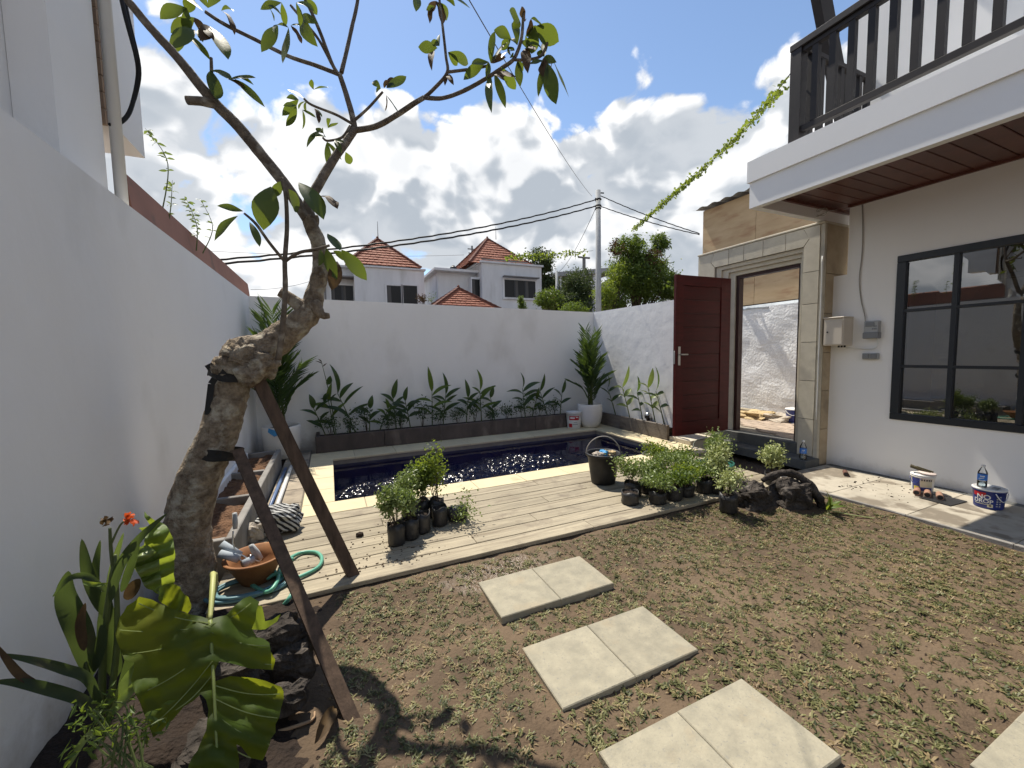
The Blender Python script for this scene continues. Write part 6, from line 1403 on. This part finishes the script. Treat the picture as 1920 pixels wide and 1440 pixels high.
hose('garden_hose', 'thin dark hose running from under the door across the coping', [Vector((5.30,4.25,.165)), Vector((5.0,4.27,.175)), Vector((4.83,4.22,.16)), Vector((4.62,4.1,.10)), Vector((4.2,4.05,.10)), Vector((3.95,4.12,.10)), Vector((3.85,4.22,.10)), Vector((4.05,4.33,.10)), Vector((4.35,4.33,.10))], .009, mat('grey_hose', (.10,.11,.09), None, rough=.5))
# striped bag
def stripe_mat():
    m = mat('striped_fabric', (.02,.02,.022), None, rough=.8); nt = m.node_tree; N = nt.nodes.new; L = nt.links.new
    tc = N('ShaderNodeTexCoord'); w = N('ShaderNodeTexWave'); w.inputs['Scale'].default_value = 13; w.inputs['Distortion'].default_value = 1.6; w.inputs['Detail Scale'].default_value = 1.2; w.bands_direction = 'DIAGONAL'; L(tc.outputs['Object'], w.inputs[0])
    cr = N('ShaderNodeValToRGB'); L(w.outputs[0], cr.inputs[0]); cr.color_ramp.elements[0].position = .45; cr.color_ramp.elements[0].color = (.015,.015,.018,1); cr.color_ramp.elements[1].position = .55; cr.color_ramp.elements[1].color = (.45,.45,.43,1)
    L(cr.outputs[0], nt.nodes['Principled BSDF'].inputs['Base Color']); return m
bc = atZ(522, 1000, ZD); rock('striped_bag', 'crumpled black and white striped bag between bowl and planter', (bc.x, bc.y+.05, ZD+.10), (.15,.13,.10), 4.4, stripe_mat(), 20, 26, .30, 'bag')
bc2 = atZ(478, 1020, ZD); rock('plastic_bag', 'crumpled clear plastic bag in front of the striped bag', (bc2.x, bc2.y+.08, ZD+.06), (.06,.05,.07), 9.1, SACK, 12, 16, .5, 'bag')
m = MB(); m.tube([(-.57,3.95,ZD+.02),(-.565,5.75,ZD+.02)], .017, 10); tag(m.build('loose_pipe', PIPEBLUE, smooth=True), 'blue-grey pipe lying along the left planter', 'pipe')
m = MB(); m.tube([(-.51,3.90,ZD+.024),(-.505,5.80,ZD+.024)], .021, 10); tag(m.build('loose_pipe', WHITEPL, smooth=True), 'white pipe lying along the left planter', 'pipe')
m = MB(); q = atZ(675, 1005, ZD); rock('dirt_clod', 'small dark clod lying on the deck near the longer stake', (q.x, q.y, ZD+.012), (.028,.022,.014), 6.6, DARKSOIL, 8, 12, .4, 'clod')
m = MB()
for i in range(130):
    x = rng.gauss(.25,.28); y = 2.72+abs(rng.gauss(0,.30)); s = rng.uniform(.003,.009); m.box(x, x+s*1.5, y, y+s, ZD, ZD+s*.5)
o = m.build('loose_dirt', SOIL); struct(o, 'stuff'); o['label'] = 'crumbs of dirt scattered on the deck planks'

# in the alley
rock('cloth_heap', 'straw-coloured cloth heap on the alley paving', (6.95, 4.75, .30), (.22,.26,.10), 2.2, CLOTH, 18, 24, .55, 'cloth')
rock('sack_heap', 'pale sacks heaped beside the straw cloth in the alley', (7.05, 4.40, .30), (.20,.26,.08), 5.2, SACK, 18, 24, .5, 'sack')
c = Vector((7.08, 4.14, .275)); t = pail('plastic_bucket', 'dark blue bucket with white rim in the alley', c, .13, .15, .22, BLUEPL); m = MB(); m.lathe([(.151,.205),(.158,.21),(.158,.228),(.148,.23)], c, 28); m.build('rim', WHITEPL, t, smooth=True)
m = MB(); m.tube([c+Vector((math.cos(2.6+i*.13)*.165, math.sin(2.6+i*.13)*.165, .20-.07*math.sin(i/12*math.pi))) for i in range(13)], .005, 6); m.build('handle', WHITEPL, t)
m = MB(); m.cbox(7.25, 7.42, 4.9, 6.0, .27, .36, .006); tag(m.build('timber_beam', DECK), 'weathered timber lying along the alley wall', 'beam')
m = MB(); m.leaf((6.80,4.05,.285),(6.72,3.78,.285), .08, Vector((0,0,1))); tag(m.build('plastic_scrap', BLUEPR), 'flat blue plastic scrap on the alley paving', 'scrap')
